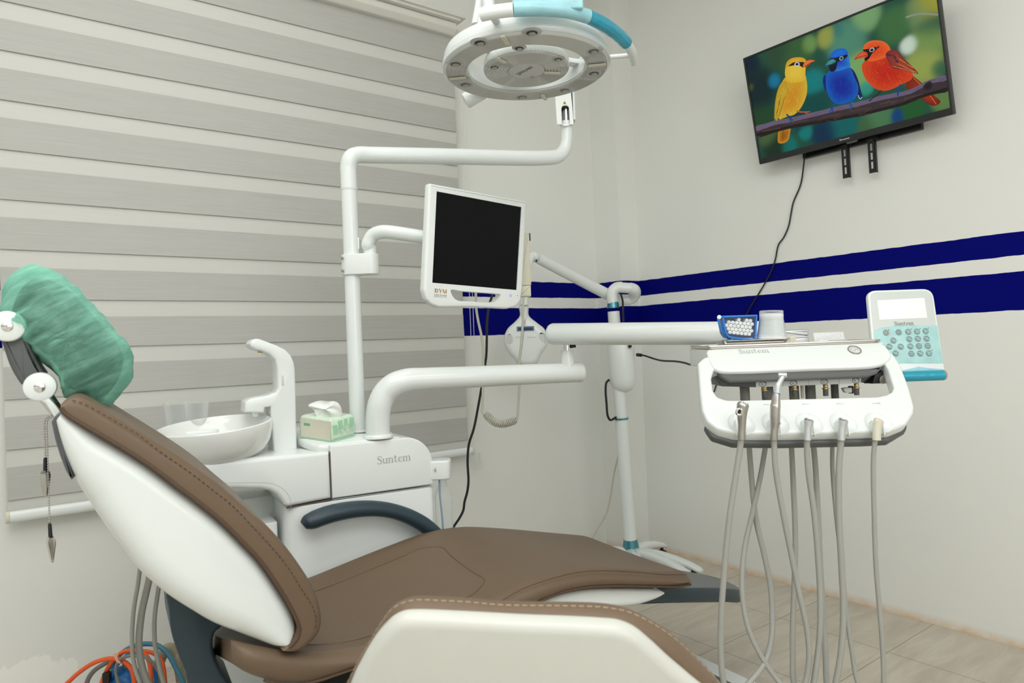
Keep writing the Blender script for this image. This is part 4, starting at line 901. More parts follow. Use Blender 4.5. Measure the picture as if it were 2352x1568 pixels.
q = MB(); q.lathe([(.0, .03), (.44*RL, .030), (.495*RL, .024), (.517*RL, .012), (.517*RL, .0)], LC, lu, 72); q.build('centre_housing', M['white2'], li)
pr = [(.517*RL, .003), (.515*RL, -.003)]
for k in range(15):
    r_ = .505-(.505-.235)*k/14; pr.append((r_*RL, -.0052-.0009*math.cos(k*math.pi)))
pr += [(.228*RL, -.0035), (.222*RL, -.0035), (.215*RL, -.006), (0, -.0068)]
q = MB(); q.lathe(pr, LC, lu, 96); q.build('centre_cover', M['clearbump'], li)
def polar(u, v, d=0): return LP_.px(u, v, d)
def LZ(x, y): return K2
Q1 = 600/2352
def cz(x, y): return (940+x*Q1, y*Q1)
LEDG = mat('led_lens', (.34, .33, .31), .1, var=.05, coat=.5)
for (x, y), rr_ in [(p, .0125) for p in ((1103, 300), (637, 390), (415, 580), (505, 765), (1015, 877), (1400, 815), (1662, 665), (1660, 465))]+[(p, .0095) for p in ((990, 438), (767, 608), (1105, 690), (1340, 538))]:
    a, b_ = polar(*cz(x, y), .006); c = LP_.pt(a, b_, .006)
    q = MB(); q.lathe([(rr_, -.0005), (rr_*1.25, .0003), (rr_*1.5, -.0005), (rr_*1.8, -.003)], c, -lu*1, 28); q.build('lens_ring', M['clearbump2'], li)
    led = MB(); led.lathe([(0, -.0002), (rr_*.98, -.0002), (rr_*1.02, -.0008)], c, -lu, 24); lo = led.build('lens_recess', M['black'], li)
    q = MB(); q.ball(c+LP_.ey*rr_*.2+LP_.ex*.001, rr_*.62, rr_*.62, .003, lex, ley, lu, 18, 8); q.build('led_lens', LEDG, li)
for (x, y), an in (((862, 355), 100), ((435, 700), 200), ((1213, 870), 280), ((1690, 580), 20), ((820, 535), 145), ((1285, 650), -35)):
    a, b_ = polar(*cz(x, y), .006); t = math.atan2(b_, a); L_ = .021 if (x, y) not in ((820, 535), (1285, 650)) else .020
    ex_ = lex*math.cos(t)+ley*math.sin(t); ey_ = lu.cross(ex_)
    q = MB(); q.prism(Pl(LP_.pt(a, b_, .0062), ex_, ey_), rect(-L_, -.0055, L_, .0055, .003), .0, .003, .0008); 
    q.build('cover_clip', M['cream'], li)
# lettering on the centre cap (read from below)
c = LC-lu*.0072; tx = (lex*math.cos(R_(38))+ley*math.sin(R_(38))); ty = -ny.cross(tx)
LT2 = Pl(c, (LP_.at(*cz(1130, 560))-LP_.at(*cz(985, 635))), ley); LT2.ey = (LT2.ey-LT2.ex*LT2.ey.dot(LT2.ex)).normalized(); LT2.n = ny
a_, b_ = .0, .0
serif('Suntem', LT2, -.029, -.011, .058, M['inkgrey'], li, d=-.0004)
# spider carrying the centre, and the yoke above
for t in (R_(205), R_(25), R_(115)):
    ex_ = lex*math.cos(t)+ley*math.sin(t); q = MB(); q.prism(Pl(LC+lu*.034, ex_, lu.cross(ex_)), rect(.40*RL, -.014, .74*RL, .014, .002), -.006, .006, .002); q.build('spoke', M['white2'], li)
# handle loop round the far side
HPL = Pl(LC+lu*.030, lex, ley)
def hp(u, v): return HPL.at(u, v)
hpts = [hp(u, v) for u, v in ((1106, 34), (1140, 27), (1180, 22), (1225, 20.5), (1265, 22), (1310, 27), (1350, 38), (1385, 55), (1415, 76), (1438, 98), (1452, 122), (1456, 145))]
q = MB(); q.tube(hpts[:3], .0145, 20, n=6); q.build('handle', M['white'], li)
q = MB(); q.tube(hpts[2:7], .0152, 20, n=6); q.build('handle_film', M['filmpale'], li)
q = MB(); q.tube(hpts[6:10], .0150, 20, n=6); q.build('handle_film', M['filmblue'], li)
q = MB(); q.tube(hpts[9:], [.0125, .011, .0085], 20, n=6); q.build('handle', M['white'], li)
q = MB(); q.tube([hp(1130, 36), HPL.at(1150, 62)], .0085, 16); q.build('handle_post', M['whitegrey'], li)
q = MB(); q.tube([hp(1452, 127), HPL.at(1385, 132)], .0058, 16); q.build('handle_post', M['white'], li)
fw_ = Pl(LC+lu*.03+ley*.10, RT, UPZ)
q = MB(); pol = Pl(hp(1257, 18)+FW*.01, RT, UPZ)
aa = pol.pxs([(1177, 24), (1340, 22), (1338, -26), (1176, -26)]); q.prism(pol, fillet(aa, .006), -.006, .010, .004); q.build('wrapped_switch_box', M['filmpale'], li)
# suspension: curved tube up and back to the swing arm, sleeve on the steel pin
pin = P(1301, 281, 2.45)
q = MB(); q.tube([pin-UPZ*.01, pin+UPZ*.062], .0115, 20); q.build('pivot_pin', M['chrome'], li)
slv = pin+UPZ*.015
q = MB(); SL = Pl(pin+V((0, 0, .0)), RT, UPZ)
q.frame(SL, SL.pxs([(1279, 286), (1318, 286), (1312, 212), (1274, 212)], -.03), fillet(SL.pxs([(1291, 287.5), (1309, 287.5), (1306.5, 242), (1289.5, 242)], -.03), .012), -.030, -.022, .002); q.build('sleeve_front', M['white'], li)
q = MB(); q.box(SL, -.030, .0, -.022, .16, -.028, .026, .002); q.box(SL, .022, .0, .030, .16, -.028, .026, .002); q.box(SL, -.03, .0, .03, .16, .02, .028, .002); q.build('sleeve_body', M['white'], li)
q = MB(); q.box(SL, -.021, .045, .021, .15, -.018, .018, .003); q.build('pivot_block', M['black'], li)
ts = SL.pxs([(1292.5, 238.8), (1301.5, 238.8), (1296.5, 231)], -.031); q = MB(); q.prism(SL, ts, -.0312, -.0302); q.build('warning_sticker', M['sticker'], li)
ts2 = SL.pxs([(1294.5, 237.4), (1299.5, 237.4), (1296.8, 234)], -.0314); q = MB(); q.prism(SL, ts2, -.0316, -.0312); q.build('warning_symbol', M['inkblack'], li)
top_ = pin+UPZ*.16
q = MB(); q.tube([top_-UPZ*.03, top_+UPZ*.03-FW*.02, LC+lu*.16+FW*.34-RT*.0, LC+lu*.155+FW*.1-RT*.06, LC+lu*.14-RT*.09], .022, 24, n=6); q.build('suspension_arm', M['white2'], li)
q = MB(); q.tube([LC+lu*.145-RT*.085, LC+lu*.10-RT*.10-FW*.02, LC+lu*.05-RT*.07], .018, 20, n=6); q.tube([LC+lu*.06-RT*.10, LC+lu*.045], .016, 18); q.build('yoke', M['white2'], li)
q = MB(); q.tube([P(1096, 60, 1.86), P(1103, 20, 1.87), P(1112, -30, 1.88), LC+lu*.145-RT*.085], [.016, .016, .016, .016], 18, n=5); q.build('yoke_rod', M['white2'], li)
q = MB(); q.cyl(P(1068, 233, 1.92), P(1110, 208, 1.92), .022, 24, .005); q.tube([P(1105, 211, 1.92), P(1150, 180, 1.9), LC+lu*.05+FW*.05], .018, 20, n=4); q.build('counterweight_tube', M['white2'], li)
# ------------------------------------------------------------------ delivery arm
dr = P(868, 988, 2.05); dr.z = lidz(dr)-.001
da = thing('delivery_arm', 'thick white jointed tube arm reaching from the cabinet to the instrument tray', 'arm', dr)
rA = .0345
q = MB(); q.tube([dr, dr+V((0, 0, .006)), dr+V((0, 0, .010)), dr+V((0, 0, .011))], [.043, .043, .040, .035], 36); q.build('base_flange', M['white'], da)
zA = P(1100, 866, 2.13).z
q = MB(); q.tube([dr+V((0, 0, .004)), P(868, 962, 2.05), P(872, 930, 2.05), P(884, 903, 2.055), P(905, 884, 2.06), P(935, 873.5, 2.07), P(970, 870.5, 2.085), P(1060, 866.5, 2.13), P(1190, 860.5, 2.20), P(1328, 855, 2.27)], [.0355]*4+[.0365, .036, .0345, .0335, .0325, .0315], 32, n=6); q.build('lower_arm', M['white2'], da)
ec = P(1328, 855, 2.27); de = (P(1328, 855, 2.27)-P(1190, 860.5, 2.20)).normalized()
q = MB(); q.tube([ec-de*.002, ec+de*.010, ec+de*.014], [.0322, .0322, .029], 32); q.build('end_cap', M['white'], da)
sv = P(1304, 838, 2.255)
q = MB(); q.tube([sv-UPZ*.01, sv+UPZ*.022, sv+UPZ*.047], [.0225, .0215, .019], 24); q.build('swivel_post', M['white2'], da)
q = MB(); q.tube([sv+UPZ*.045, sv+UPZ*.075], .0105, 20); q.build('swivel_pin', M['chrome'], da)
q = MB(); q.tube([sv+UPZ*.060+RT*.010, sv+UPZ*.062+RT*.028], .0065, 10); q.build('lock_knob', M['black'], da)
uL, uR = P(1262, 767, 2.245), P(1800, 764.5, 1.86)
du = (uR-uL).normalized()
q = MB(); q.tube([uL+du*.0, uL+du*.004, uL+du*.012, uR-du*.012, uR-du*.003, uR], [.026, .031, .0345, .0325, .029, .024], 32, flat=1.0); q.build('upper_arm', M['white2'], da)
# ================================================================== instrument tray (delivery unit)
TP = Pl(P(1850, 900, 1.60), RT, UPZ)                     # upright plane through the unit, facing the room
du_ = thing('instrument_tray', 'white dental instrument tray unit with dark underside and looped front handle', 'dental tray', P(1850, 850, 1.66))
# sloping handle loop with scooped front bar
yb_ = P(1850, 992, 1.50); yt_ = P(1850, 800, 1.69)
HT_ = Pl(yb_, RT, (yt_-yb_))
outer = HT_.pxs([(1603, 832), (1609, 907), (1613, 939), (1624, 964), (1648, 983), (1689, 994), (1798, 994), (1900, 992), (1988, 990), (2048, 987), (2083, 972), (2099, 947), (2101, 932), (2089, 888), (2070, 838), (2050, 806), (1990, 800), (1850, 800), (1700, 812), (1618, 818)])
outer = fillet(outer, [.01]+[.03]*12+[.02, .02, .02, 0, 0, 0, .02], 3)
inner = HT_.pxs([(1634, 868), (1638, 896), (1648, 911), (1668, 917.5), (1689, 918), (1860, 914), (2015, 910), (2035, 906), (2049, 899), (2053, 888), (2040, 846), (2030, 828), (1850, 834), (1660, 842), (1640, 848)])
inner = fillet(inner, .012, 3)
q = MB(); q.frame(HT_, outer, inner, 0, .030, .007, 3, .005); hf = recalc(q.build('handle_frame', M['white2'], du_))
us = (1702, 1780, 1857, 1936, 2017)
cs_ = []
for u in us:
    x, y = HT_.px(u, 970); c = MB(); o = HT_.pt(x, y-.004, -.028); c.ball(o, .0405, .046, .0405, HT_.ex, HT_.ey, HT_.n, 32, 16); cs_.append(recalc(c.build('c', M['white'], du_)))
cut(hf, cs_)
q = MB(); lw = HT_.pxs([(1616, 950), (1640, 984), (1690, 999), (1800, 1000), (1990, 996), (2050, 993), (2092, 968), (2096, 950), (2040, 975), (1850, 980), (1680, 982)])
q.prism(HT_, fillet(lw, .012, 3), .026, .046, .005); q.build('underside_trim', M['slate'], du_)
# hood: a sloping white face and a flat top behind it
ht_, hb_ = P(1850, 793, 1.70), P(1850, 852, 1.625)
HO = Pl(hb_, RT, (ht_-hb_))
hood = HO.pxs([(1625, 802), (1629, 826), (1636, 840), (1652, 849.5), (1675, 852), (1850, 845.5), (2000, 840), (2024, 835.5), (2041, 827), (2048, 817), (2042, 803), (2030, 791), (2014, 787), (1850, 793), (1700, 799)])
q = MB(); q.prism(HO, smooth2(hood, 3), 0, .013, .005, 4); q.build('hood', M['white2'], du_)
ztop = ht_.z+.001
TT = Pl((ht_.x, ht_.y, ztop), RT, FW)
xl_, xr_ = TP.px(1627, 802, .10)[0], TP.px(2040, 795, .10)[0]
xl_ = (P(1627, 802, 1.70)-ht_).dot(RT); xr_ = (P(2040, 795, 1.70)-ht_).dot(RT)
q = MB(); q.prism(TT, fillet([(xl_, -.004), (xr_, -.004), (xr_-.01, .25), (xl_+.01, .25)], [.02, .03, .05, .05], 6), .0015, .048, .004); q.build('top_body', M['white2'], du_)
q = MB(); o_t = fillet([(xl_-.004, -.006), (xr_-.012, -.004), (xr_-.03, .235), (xl_+.01, .235)], [.01, .02, .04, .04], 6); q.frame(TT, o_t, inset(ccw(o_t), .006), -.0075, -.0015, .0015, 2); q.prism(TT, inset(ccw(o_t), .003), -.002, .001, .0005); q.build('tray_mat', M['steel2'], du_)
# dark body beneath the hood
UB_ = Pl(P(1850, 870, 1.655), RT, UPZ)
dk = UB_.pxs([(1638, 858), (1648, 872), (1662, 888), (1740, 890), (1985, 880), (2000, 872), (2036, 846), (2030, 838), (1650, 846)])
q = MB(); q.prism(UB_, fillet(dk, .008, 3), .012, .16, .004); q.build('lower_body', M['darkgrey'], du_)
dk2 = UB_.pxs([(1644, 850), (1654, 868), (1672, 879), (1850, 873), (1985, 867), (2008, 860), (2026, 840), (2000, 838), (1660, 846)])
q = MB(); q.prism(UB_, fillet(dk2, .01, 3), -.014, .05, .008); q.build('lower_edge', mat('mid_slate', (.15, .155, .16), .35, var=.04), du_)
bk = UB_.pxs([(2010, 860), (2040, 846), (2048, 874), (2042, 880), (2004, 881)])
q = MB(); q.prism(UB_, bk, .0, .05, .002); q.build('side_bracket', M['black'], du_)
x, y = UB_.px(2027, 871); q = MB(); q.lathe([(0, .004), (.006, .004), (.0072, .006), (.0095, .006), (.0105, .003), (.0105, -.002)], UB_.pt(x, y, 0), UB_.n, 24); q.build('side_socket', M['steel'], du_)
lb_ = UB_.pxs([(1739.5, 889.5), (1739.5, 877), (1983, 868.5), (1982, 880.5)])
q = MB(); q.prism(UB_, lb_, .0095, .0125, .0005); q.build('label_strip', M['whitegrey'], du_)
q = MB()
for u in (1802, 1861, 1932): q.ribbon(UB_, UB_.pxs([(u, 870), (u, 889)]), .0006, .009, .0092)
q.build('label_division', M['inkgrey'], du_)
for k, (u, v) in enumerate(((1755, 882.5), (1826, 880), (1897, 877.5), (1970, 874.5))):
    x, y = UB_.px(u, v); q = MB(); q.frame(UB_, ellipse(x, y, .0085, .0058, 20), ellipse(x, y, .0076, .0050, 20), .0088, .0092)
    q.ribbon(UB_, [(x+.0085*math.cos(t), y+.0062*math.sin(t)) for t in (R_(20+12*j) for j in range(10))], .0018, .0086, .009); q.build('dial_mark', M['inkblack'], du_)
    typed(':V' if k < 3 else 'V', UB_, x-.004, y-.0025, .0048, M['inkblack'], du_, d=.0087)
# valves and hose stubs hanging under the body
for u0, u1, v0, v1, m, dd in ((1699, 1722, 889, 920, 'hosedark', .06), (1749, 1776, 888, 918, 'hosedark', .07), (1812, 1835, 887, 916, 'hosedark', .09), (1849, 1873, 886, 915, 'hosedark', .08), (1908, 1926, 884, 913, 'slate', .07), (1838, 1846, 885, 903, 'cream', .07)):
    a, b_ = UB_.px(u0, v0, dd), UB_.px(u1, v1, dd); q = MB(); xm = (a[0]+b_[0])/2; q.cyl(UB_.pt(xm, a[1]+.008, dd), UB_.pt(xm+.001, b_[1]-.012, dd), (b_[0]-a[0])/2, 20, .001); q.build('hose_stub', M[m], du_)
for u, v in ((1756, 892), (1825, 890), (1896, 888), (1967, 886)):
    a = UB_.px(u, v, .03); q = MB(); q.cyl(UB_.pt(*a, .03)+UPZ*.006, UB_.pt(*a, .03)-UPZ*.004, .0055, 12, .0008); q.cyl(UB_.pt(*a, .03)-UPZ*.003, UB_.pt(*a, .03)-UPZ*.006, .008, 16, .0008); q.build('valve_nut', M['brass'], du_)
    q = MB(); q.cyl(UB_.pt(*a, .03)-UPZ*.006, UB_.pt(*a, .03)-UPZ*.022, .0062, 14, .001); q.build('valve_knob', M['slate'], du_)
a = UB_.px(1943, 896, .04); q = MB(); q.prism(Pl(UB_.pt(*a, .04), RT, UPZ), fillet([(-.010, .006), (.012, .007), (.012, -.006), (-.004, -.006)], .003), -.008, .008, .002); q.build('valve_block', M['whitegrey'], du_)
q = MB(); q.cyl(UB_.pt(*a, .04)+RT*.012+UPZ*.01, UB_.pt(*a, .04)+RT*.012-UPZ*.008, .006, 12, .001); q.build('valve_knob', M['black'], du_)
# lettering, gauge, tiny marks over each holder
x, y = HO.px(1698, 812); xb = HO.px(1768, 809)[0]; serif('Suntem', HO, x, y, xb-x, M['inklight'], du_, d=-.0006)
x, y = HO.px(1962.5, 804); q = MB(); q.lathe([(.0125, .0005), (.0135, .0022), (.0155, .0022), (.0162, 0)], HO.pt(x, y, 0), HO.n, 32); q.build('gauge_rim', M['steel'], du_)
q = MB(); q.lathe([(0, .0008), (.013, .0008)], HO.pt(x, y, 0), HO.n, 28); q.build('gauge_face', M['whitegrey'], du_)
q = MB(); q.ribbon(HO, [(x-.004, y-.004), (x+.006, y+.002)], [.001, .0004], -.0012, -.0009); q.ribbon(HO, [(x+.009*math.cos(t), y+.009*math.sin(t)) for t in (R_(-20+20*j) for j in range(12))], .0006, -.0012, -.0009); q.build('gauge_needle', M['inkgrey'], du_)
for k, u in enumerate(us[1:]):
    x, y = HT_.px(u+(-16 if k == 0 else -4), 929-k*.9)
    q = MB()
    if k < 3: q.ribbon(HT_, [(x-.010, y), (x-.005, y+.001), (x+.002, y-.0005)], [.0022, .0012, .0008], -.0006, 0); q.ribbon(HT_, [(x+.006, y-.0015), (x+.006, y+.0018)], .0007, -.0006, 0)
    else: q.ribbon(HT_, [(x-.010, y), (x, y), (x+.009, y+.0022)], .0009, -.0006, 0); q.ribbon(HT_, [(x, y), (x+.009, y-.0018)], .0009, -.0006, 0)
    q.build('holder_mark', M['inklight'], du_)
# white prongs that hold the instruments
for u in us:
    xk, yk = HT_.px(u, 985)
    for s_, w_ in ((-1, .0016), (1, .0022)):
        x = xk+s_*.0112; q = MB(); c0 = HT_.pt(x, yk+.016, -.001); c1 = HT_.pt(x+s_*.0005, yk-.013, -.004)
        q.prism(Pl(c0, FW, UPZ), fillet([(-.017, -.026), (-.002, -.030), (.006, .0), (-.010, .010)], .004), -w_/2, w_/2, .0006); q.build('holder_prong', M['white2'], du_)
# ------------------------------------------------------------------ key panel on its arm to the right
k0 = P(2080, 770, 1.74)
tl, tr, br_, bl_ = P(1996, 672, 1.765), P(2143, 668, 1.765), P(2171, 858, 1.715), P(2012, 866, 1.715)
kx = ((tr-tl)+(br_-bl_)).normalized(); ky = ((tl-bl_)+(tr-br_)); ky = (ky-kx*ky.dot(kx)).normalized()
KP = Pl((tl+tr+br_+bl_)/4, kx, ky)
kp = fillet(KP.pxs([(1993, 667), (2143, 662), (2171, 852), (2010, 861)]), [.022, .026, .004, .004], 6)
q = MB(); q.prism(KP, kp, 0, .016, .004); q.build('key_panel', M['white2'], du_)
kp2 = inset(ccw(fillet(KP.pxs([(1993, 667), (2143, 662), (2165, 826), (2007, 836)]), [.022, .026, .004, .004], 6)), .005); q = MB(); q.prism(KP, kp2, -.0006, .004, .0003); q.build('key_overlay', M['panelgrey'], du_)
q = MB(); q.prism(KP, KP.pxs([(2014.5, 690), (2122.5, 684), (2129.5, 730), (2020, 734.5)]), -.0012, .002, .0004); q.build('display', M['lcd'], du_)
x, y = KP.px(2054, 748); xb = KP.px(2099, 746.5)[0]; serif('Suntem', KP, x, y, xb-x, M['inkgrey'], du_, d=-.0014)
fo = KP.pxs([(2008, 758), (2025, 752), (2050, 749), (2110, 748), (2151.5, 747), (2160, 800), (2166, 834), (2120, 834), (2070, 834), (2015, 836)])
q = MB(); q.prism(KP, fo, -.0010, .002, .0002); q.build('key_film', M['film'], du_)
KS = .15306; kc = lambda x, y: (1980+x*KS, 650+y*KS)
keys = [(355, 745, 's'), (545, 738, 'r'), (688, 732, 't'), (820, 728, 't'), (948, 722, 't'), (467, 862, 'c'), (705, 842, 'c'), (833, 836, 'c'), (965, 834, 'c'), (405, 955, 'c'), (577, 955, 'c'), (720, 950, 'c'), (850, 946, 'a'), (982, 944, 'a'), (500, 1055, 'c'), (737, 1060, 'a'), (868, 1057, 'c'), (1000, 1055, 't')]
for x, y, t in keys:
    a, b_ = KP.px(*kc(x, y)); q = MB(); q.prism(KP, ellipse(a, b_, .0076, .0078, 22), -.0020, 0, .0005); kb = q.build('key', M['keygrey'] if t != 's' else M['inkgrey'], du_)
    q = MB()
    if t == 's': typed('SET', KP, a-.0048, b_-.0016, .0034, M['film'], kb, d=-.0024); continue
    if t == 'r': typed('RESET', KP, a-.0058, b_-.0013, .0026, M['film'], kb, d=-.0024, width=.0116); continue
    if t == 't': q.ribbon(KP, [(a-.004, b_+.004), (a-.001, b_+.002), (a-.001, b_-.0045)], .0022, -.0026, -.0022); q.ribbon(KP, [(a+.001, b_+.003), (a+.004, b_+.001), (a+.003, b_-.004)], .0016, -.0026, -.0022)
    elif t == 'c': q.ribbon(KP, [(a-.0055, b_+.003), (a-.001, b_), (a+.0055, b_-.0035)], .0020, -.0026, -.0022); q.ribbon(KP, [(a-.001, b_+.0005), (a+.0045, b_+.0035)], .0012, -.0026, -.0022)
    else: q.ribbon(KP, [(a-.0045, b_-.002), (a+.0045, b_-.002), (a+.004, b_+.0025), (a-.004, b_+.0025)], .0012, -.0026, -.0022)
    q.build('key_symbol', M['film'], kb, smooth=False)
q = MB()
for x, y in ((400, 702), (737, 690), (865, 686), (990, 676), (1046, 1007)):
    a, b_ = KP.px(*kc(x, y)); q.prism(KP, ellipse(a, b_, .0019, .0019, 10), -.0016, 0, .0002)
q.build('indicator', M['inkgrey'], du_)
q = MB(); q.tube([P(1985, 868, 1.72), P(2073, 864.5, 1.70)], .0135, 22); q.build('grip_core', M['slate'], du_)
q = MB(); q.tube([P(2062, 864.8, 1.70), P(2166, 861.2, 1.70)], .0128, 22); q.build('grip', M['filmblue'], du_)
q = MB(); q.tube([P(2165, 861.2, 1.70), P(2169.5, 861, 1.70), P(2171.5, 861, 1.70)], [.0130, .0118, .008], 22); q.build('grip_end', M['steel'], du_)
q = MB(); aa = KP.pxs([(2070, 851), (2110, 842), (2130, 845), (2166, 848), (2168, 858), (2070, 862)]); q.prism(KP, aa, -.0018, .001, .0003); q.build('film_edge', M['filmpale'], du_)
q = MB(); q.box(Pl((P(2030, 830, 1.74)+P(2030, 830, 1.74))/2, RT, UPZ), -.12, -.035, .05, -.01, .01, .05, .004); q.build('panel_arm', M['white'], du_)
# ------------------------------------------------------------------ the five instruments with their hoses
def hose(b, pts, r, closed=False): b.tube(pts, r, 12, n=6); return b
def hp_(pts, d0, d1):
    n = len(pts); return [P(u, v, d0+(d1-d0)*i/(n-1)) for i, (u, v) in enumerate(pts)]
IG = 'instruments hanging in the tray front'
iD = 1.485
def inst(name, label, u, v0, pts_r, m, front, back, r=.0062, cat='dental instrument', bottom=None):
    t = thing(name, label, cat, P(u, v0, iD), IG)
    q = MB(); q.tube([P(a, b_, iD) for a, b_, _ in pts_r], [c for _, _, c in pts_r], 20, n=4); q.build('body', M[m], t)
    fr_ = hp_(front, iD, 1.52); bk_ = hp_(back, 1.56, 1.66)
    q = MB(); hose(q, fr_+([P(*bottom, 1.545)] if bottom else [])+bk_, r); q.build('hose', M['hose'], t)
    return t
t1 = inst('air_water_syringe', 'steel air and water syringe with two buttons, leftmost in the tray front', 1703, 1008, [(1703, 1009, .0080), (1703.5, 985, .0080), (1704, 972, .0088), (1704, 955, .0102), (1704.8, 942, .0118), (1706.5, 930, .0128), (1708, 925, .0095)], 'steel',
    [(1703, 1004), (1701, 1020), (1693, 1074), (1676, 1186), (1663, 1317), (1656, 1430), (1656, 1505), (1664, 1572), (1684, 1600)], [(1716, 1573), (1755, 1524), (1772, 1467), (1774, 1411), (1770, 1347), (1755, 1272), (1736, 1190), (1719, 1006), (1717, 985)], .0064, 'syringe', (1700, 1592))
q = MB(); c = P(1698.5, 946, iD-.010); dirn = (P(1696, 948, iD-.03)-c).normalized(); q.lathe([(0, 0), (.003, 0), (.0035, .004), (.0062, .0045), (.0085, .0025), (.0090, -.004), (.0080, -.010)], c, dirn, 24); q.build('nozzle_ring', M['chrome'], t1)
q = MB(); q.lathe([(0, .0005), (.0032, .0005)], c, dirn, 14); q.build('nozzle_hole', M['black'], t1)
for u, v in ((1704, 925.5), (1714, 929)):
    q = MB(); c = P(u, v, iD-.002); q.cyl(c-UPZ*.004, c+UPZ*.0035, .0046, 16, .0008); q.build('push_button', M['chrome'], t1)
t2 = inst('low_speed_handpiece', 'slim contra-angle drill handpiece with blue ring standing in the tray front', 1777, 1008, [(1777, 1010, .0080), (1778.5, 985, .0084), (1780, 972, .0100), (1780, 955, .0108), (1781, 932, .0108), (1781.5, 930, .0102), (1783, 910, .0082), (1784.2, 903, .0070)], 'steel',
    [(1777, 1004), (1778, 1020), (1781, 1074), (1800, 1186), (1819, 1280), (1834, 1355), (1854, 1449), (1858, 1516), (1848, 1570), (1832, 1595)], [(1793, 1570), (1759, 1524), (1721, 1449), (1706, 1374), (1705, 1310), (1712, 1250), (1729, 1175), (1747, 1092), (1761, 1006), (1764, 985)], .0060, 'drill', (1815, 1596))
q = MB(); q.tube([P(1784.2, 904.6, iD), P(1784.6, 902, iD)], .0074, 20); q.build('blue_ring', M['dispblue'], t2)
q = MB(); q.tube([P(1784.5, 902.5, iD), P(1785.5, 893, iD), P(1787.5, 884, iD), P(1789, 881, iD), P(1796, 868, iD), P(1798, 863, iD)], [.0072, .0066, .0062, .0052, .0050, .0046], 18, n=4); q.build('neck', M['alu'], t2)
q = MB(); c = P(1797.5, 861, iD); hx = (RT*1+UPZ*-.02-FW*.35).normalized(); q.cyl(c-hx*.0085, c+hx*.0085, .0050, 18, .0012); q.build('head', M['alu'], t2)
q = MB(); c = P(1789.5, 971, iD-.008); q.cyl(c, c+RT*.003-UPZ*.001, .003, 10, .0005); q.build('spray_nipple', M['steel'], t2)
def coupler(label, u, pts_r, m, front, back, bottom, r, lip):
    t = inst('handpiece_coupler', label, u, 1008, pts_r, m, front, back, r, 'hose coupler', bottom)
    a, b_, rr = pts_r[-1]; c = P(a, b_, iD); p0 = P(pts_r[-3][0], pts_r[-3][1], iD); ax = (c-p0).normalized(); ax = (ax-FW*.45).normalized()
    q = MB(); q.lathe([(rr*.80, -.004), (rr*.80, .0015), (rr*.95, .0025), (rr*1.02, .001), (rr*1.0, -.004)], c, ax, 28); q.build('open_end', M[m], t)
    q = MB(); q.lathe([(0, -.002), (rr*.8, -.002)], c, ax, 24); q.build('socket', M[lip], t)
    for k in range(3):
        an = R_(30+120*k); e1 = ax.orthogonal().normalized(); e2 = ax.cross(e1); c2__ = c+(e1*math.cos(an)+e2*math.sin(an))*rr*.42
        q = MB(); q.cyl(c2__-ax*.002, c2__+ax*.0008, rr*.16, 10, .0003); q.build('pin', M['steel' if lip == 'slate' else 'lcd'], t)
    return t
coupler('empty steel handpiece coupler, third instrument from the left in the tray front', 1856, [(1854, 1010, .0080), (1854.5, 995, .0080), (1855.5, 980, .0084), (1857, 972, .0096), (1857.6, 966, .0102)], 'alu',
    [(1854, 1004), (1853.5, 1020), (1856, 1074), (1871, 1186), (1879, 1280), (1884, 1374), (1882, 1467), (1868, 1572), (1860, 1600)], [(1824, 1570), (1821, 1505), (1821, 1440), (1824, 1355), (1827, 1242), (1822, 1111), (1817, 1006), (1816, 985)], (1842, 1604), .0062, 'slate')
coupler('empty steel handpiece coupler, fourth instrument from the left beside the cream plug', 1935, [(1932, 1010, .0080), (1932.5, 995, .0080), (1934, 980, .0084), (1935.8, 972, .0096), (1936.5, 966, .0102)], 'alu',
    [(1932, 1004), (1931, 1020), (1927, 1074), (1927, 1186), (1933, 1299), (1937, 1392), (1933, 1486), (1919, 1572), (1913, 1602)], [(1899, 1570), (1896, 1497), (1892, 1430), (1884, 1300), (1879, 1186), (1873, 1074), (1867, 1006), (1866, 985)], (1906, 1606), .0066, 'slate')
coupler('cream plastic scaler plug, rightmost instrument in the tray front', 2016, [(2013.5, 1010, .0085), (2013.8, 995, .0085), (2015.5, 980, .0090), (2017.3, 972, .0098), (2018, 966, .0100)], 'cream',
    [(2012, 1004), (2009, 1020), (2006, 1055), (2008, 1186), (2012, 1299), (2019, 1385), (2027, 1486), (2029, 1572), (2024, 1602)], [(1971, 1570), (1957, 1497), (1946, 1422), (1934, 1300), (1920, 1175), (1912, 1074), (1912, 1006), (1912, 985)], (2000, 1610), .0050, 'cream')
# ------------------------------------------------------------------ things lying on the tray
zt_ = ztop+.0035
def ontop(u, v): r = ray(u, v); return EYEP+r*((zt_-EYE)/r.z)
TI = 1.73
# steel tray with a blue bib and white paper
s0 = (P(1655, 800, 1.71)-TT.o).dot(RT); s1 = (P(1819, 795, 1.71)-TT.o).dot(RT)
ST_ = Pl((TT.o.x, TT.o.y, ztop+.0079), RT, FW)
pt = fillet([(s0, .002), (s1, .002), (s1, .10), (s0, .10)], .02, 6); pi = inset(ccw(pt), .010)
stt = thing('steel_tray', 'shallow stainless steel tray under the blue bib and cups on the instrument tray', 'tray', ST_.pt((s0+s1)/2, .05, -.0))
q = MB(); q.rings([[ST_.pt(x, y, d) for x, y in (inset(ccw(pt), i) if i else ccw(pt))] for i, d in ((.016, .0005), (.010, -.001), (.006, -.008), (.0, -.0085), (.0, -.0095), (.0055, -.0092), (.010, -.0022), (.016, -.0008))], (True, True)); q.build('dish', M['steel2'], stt)
zt2 = ST_.o.z+.0012
BB = Pl((TT.o.x, TT.o.y, zt2), RT, FW)
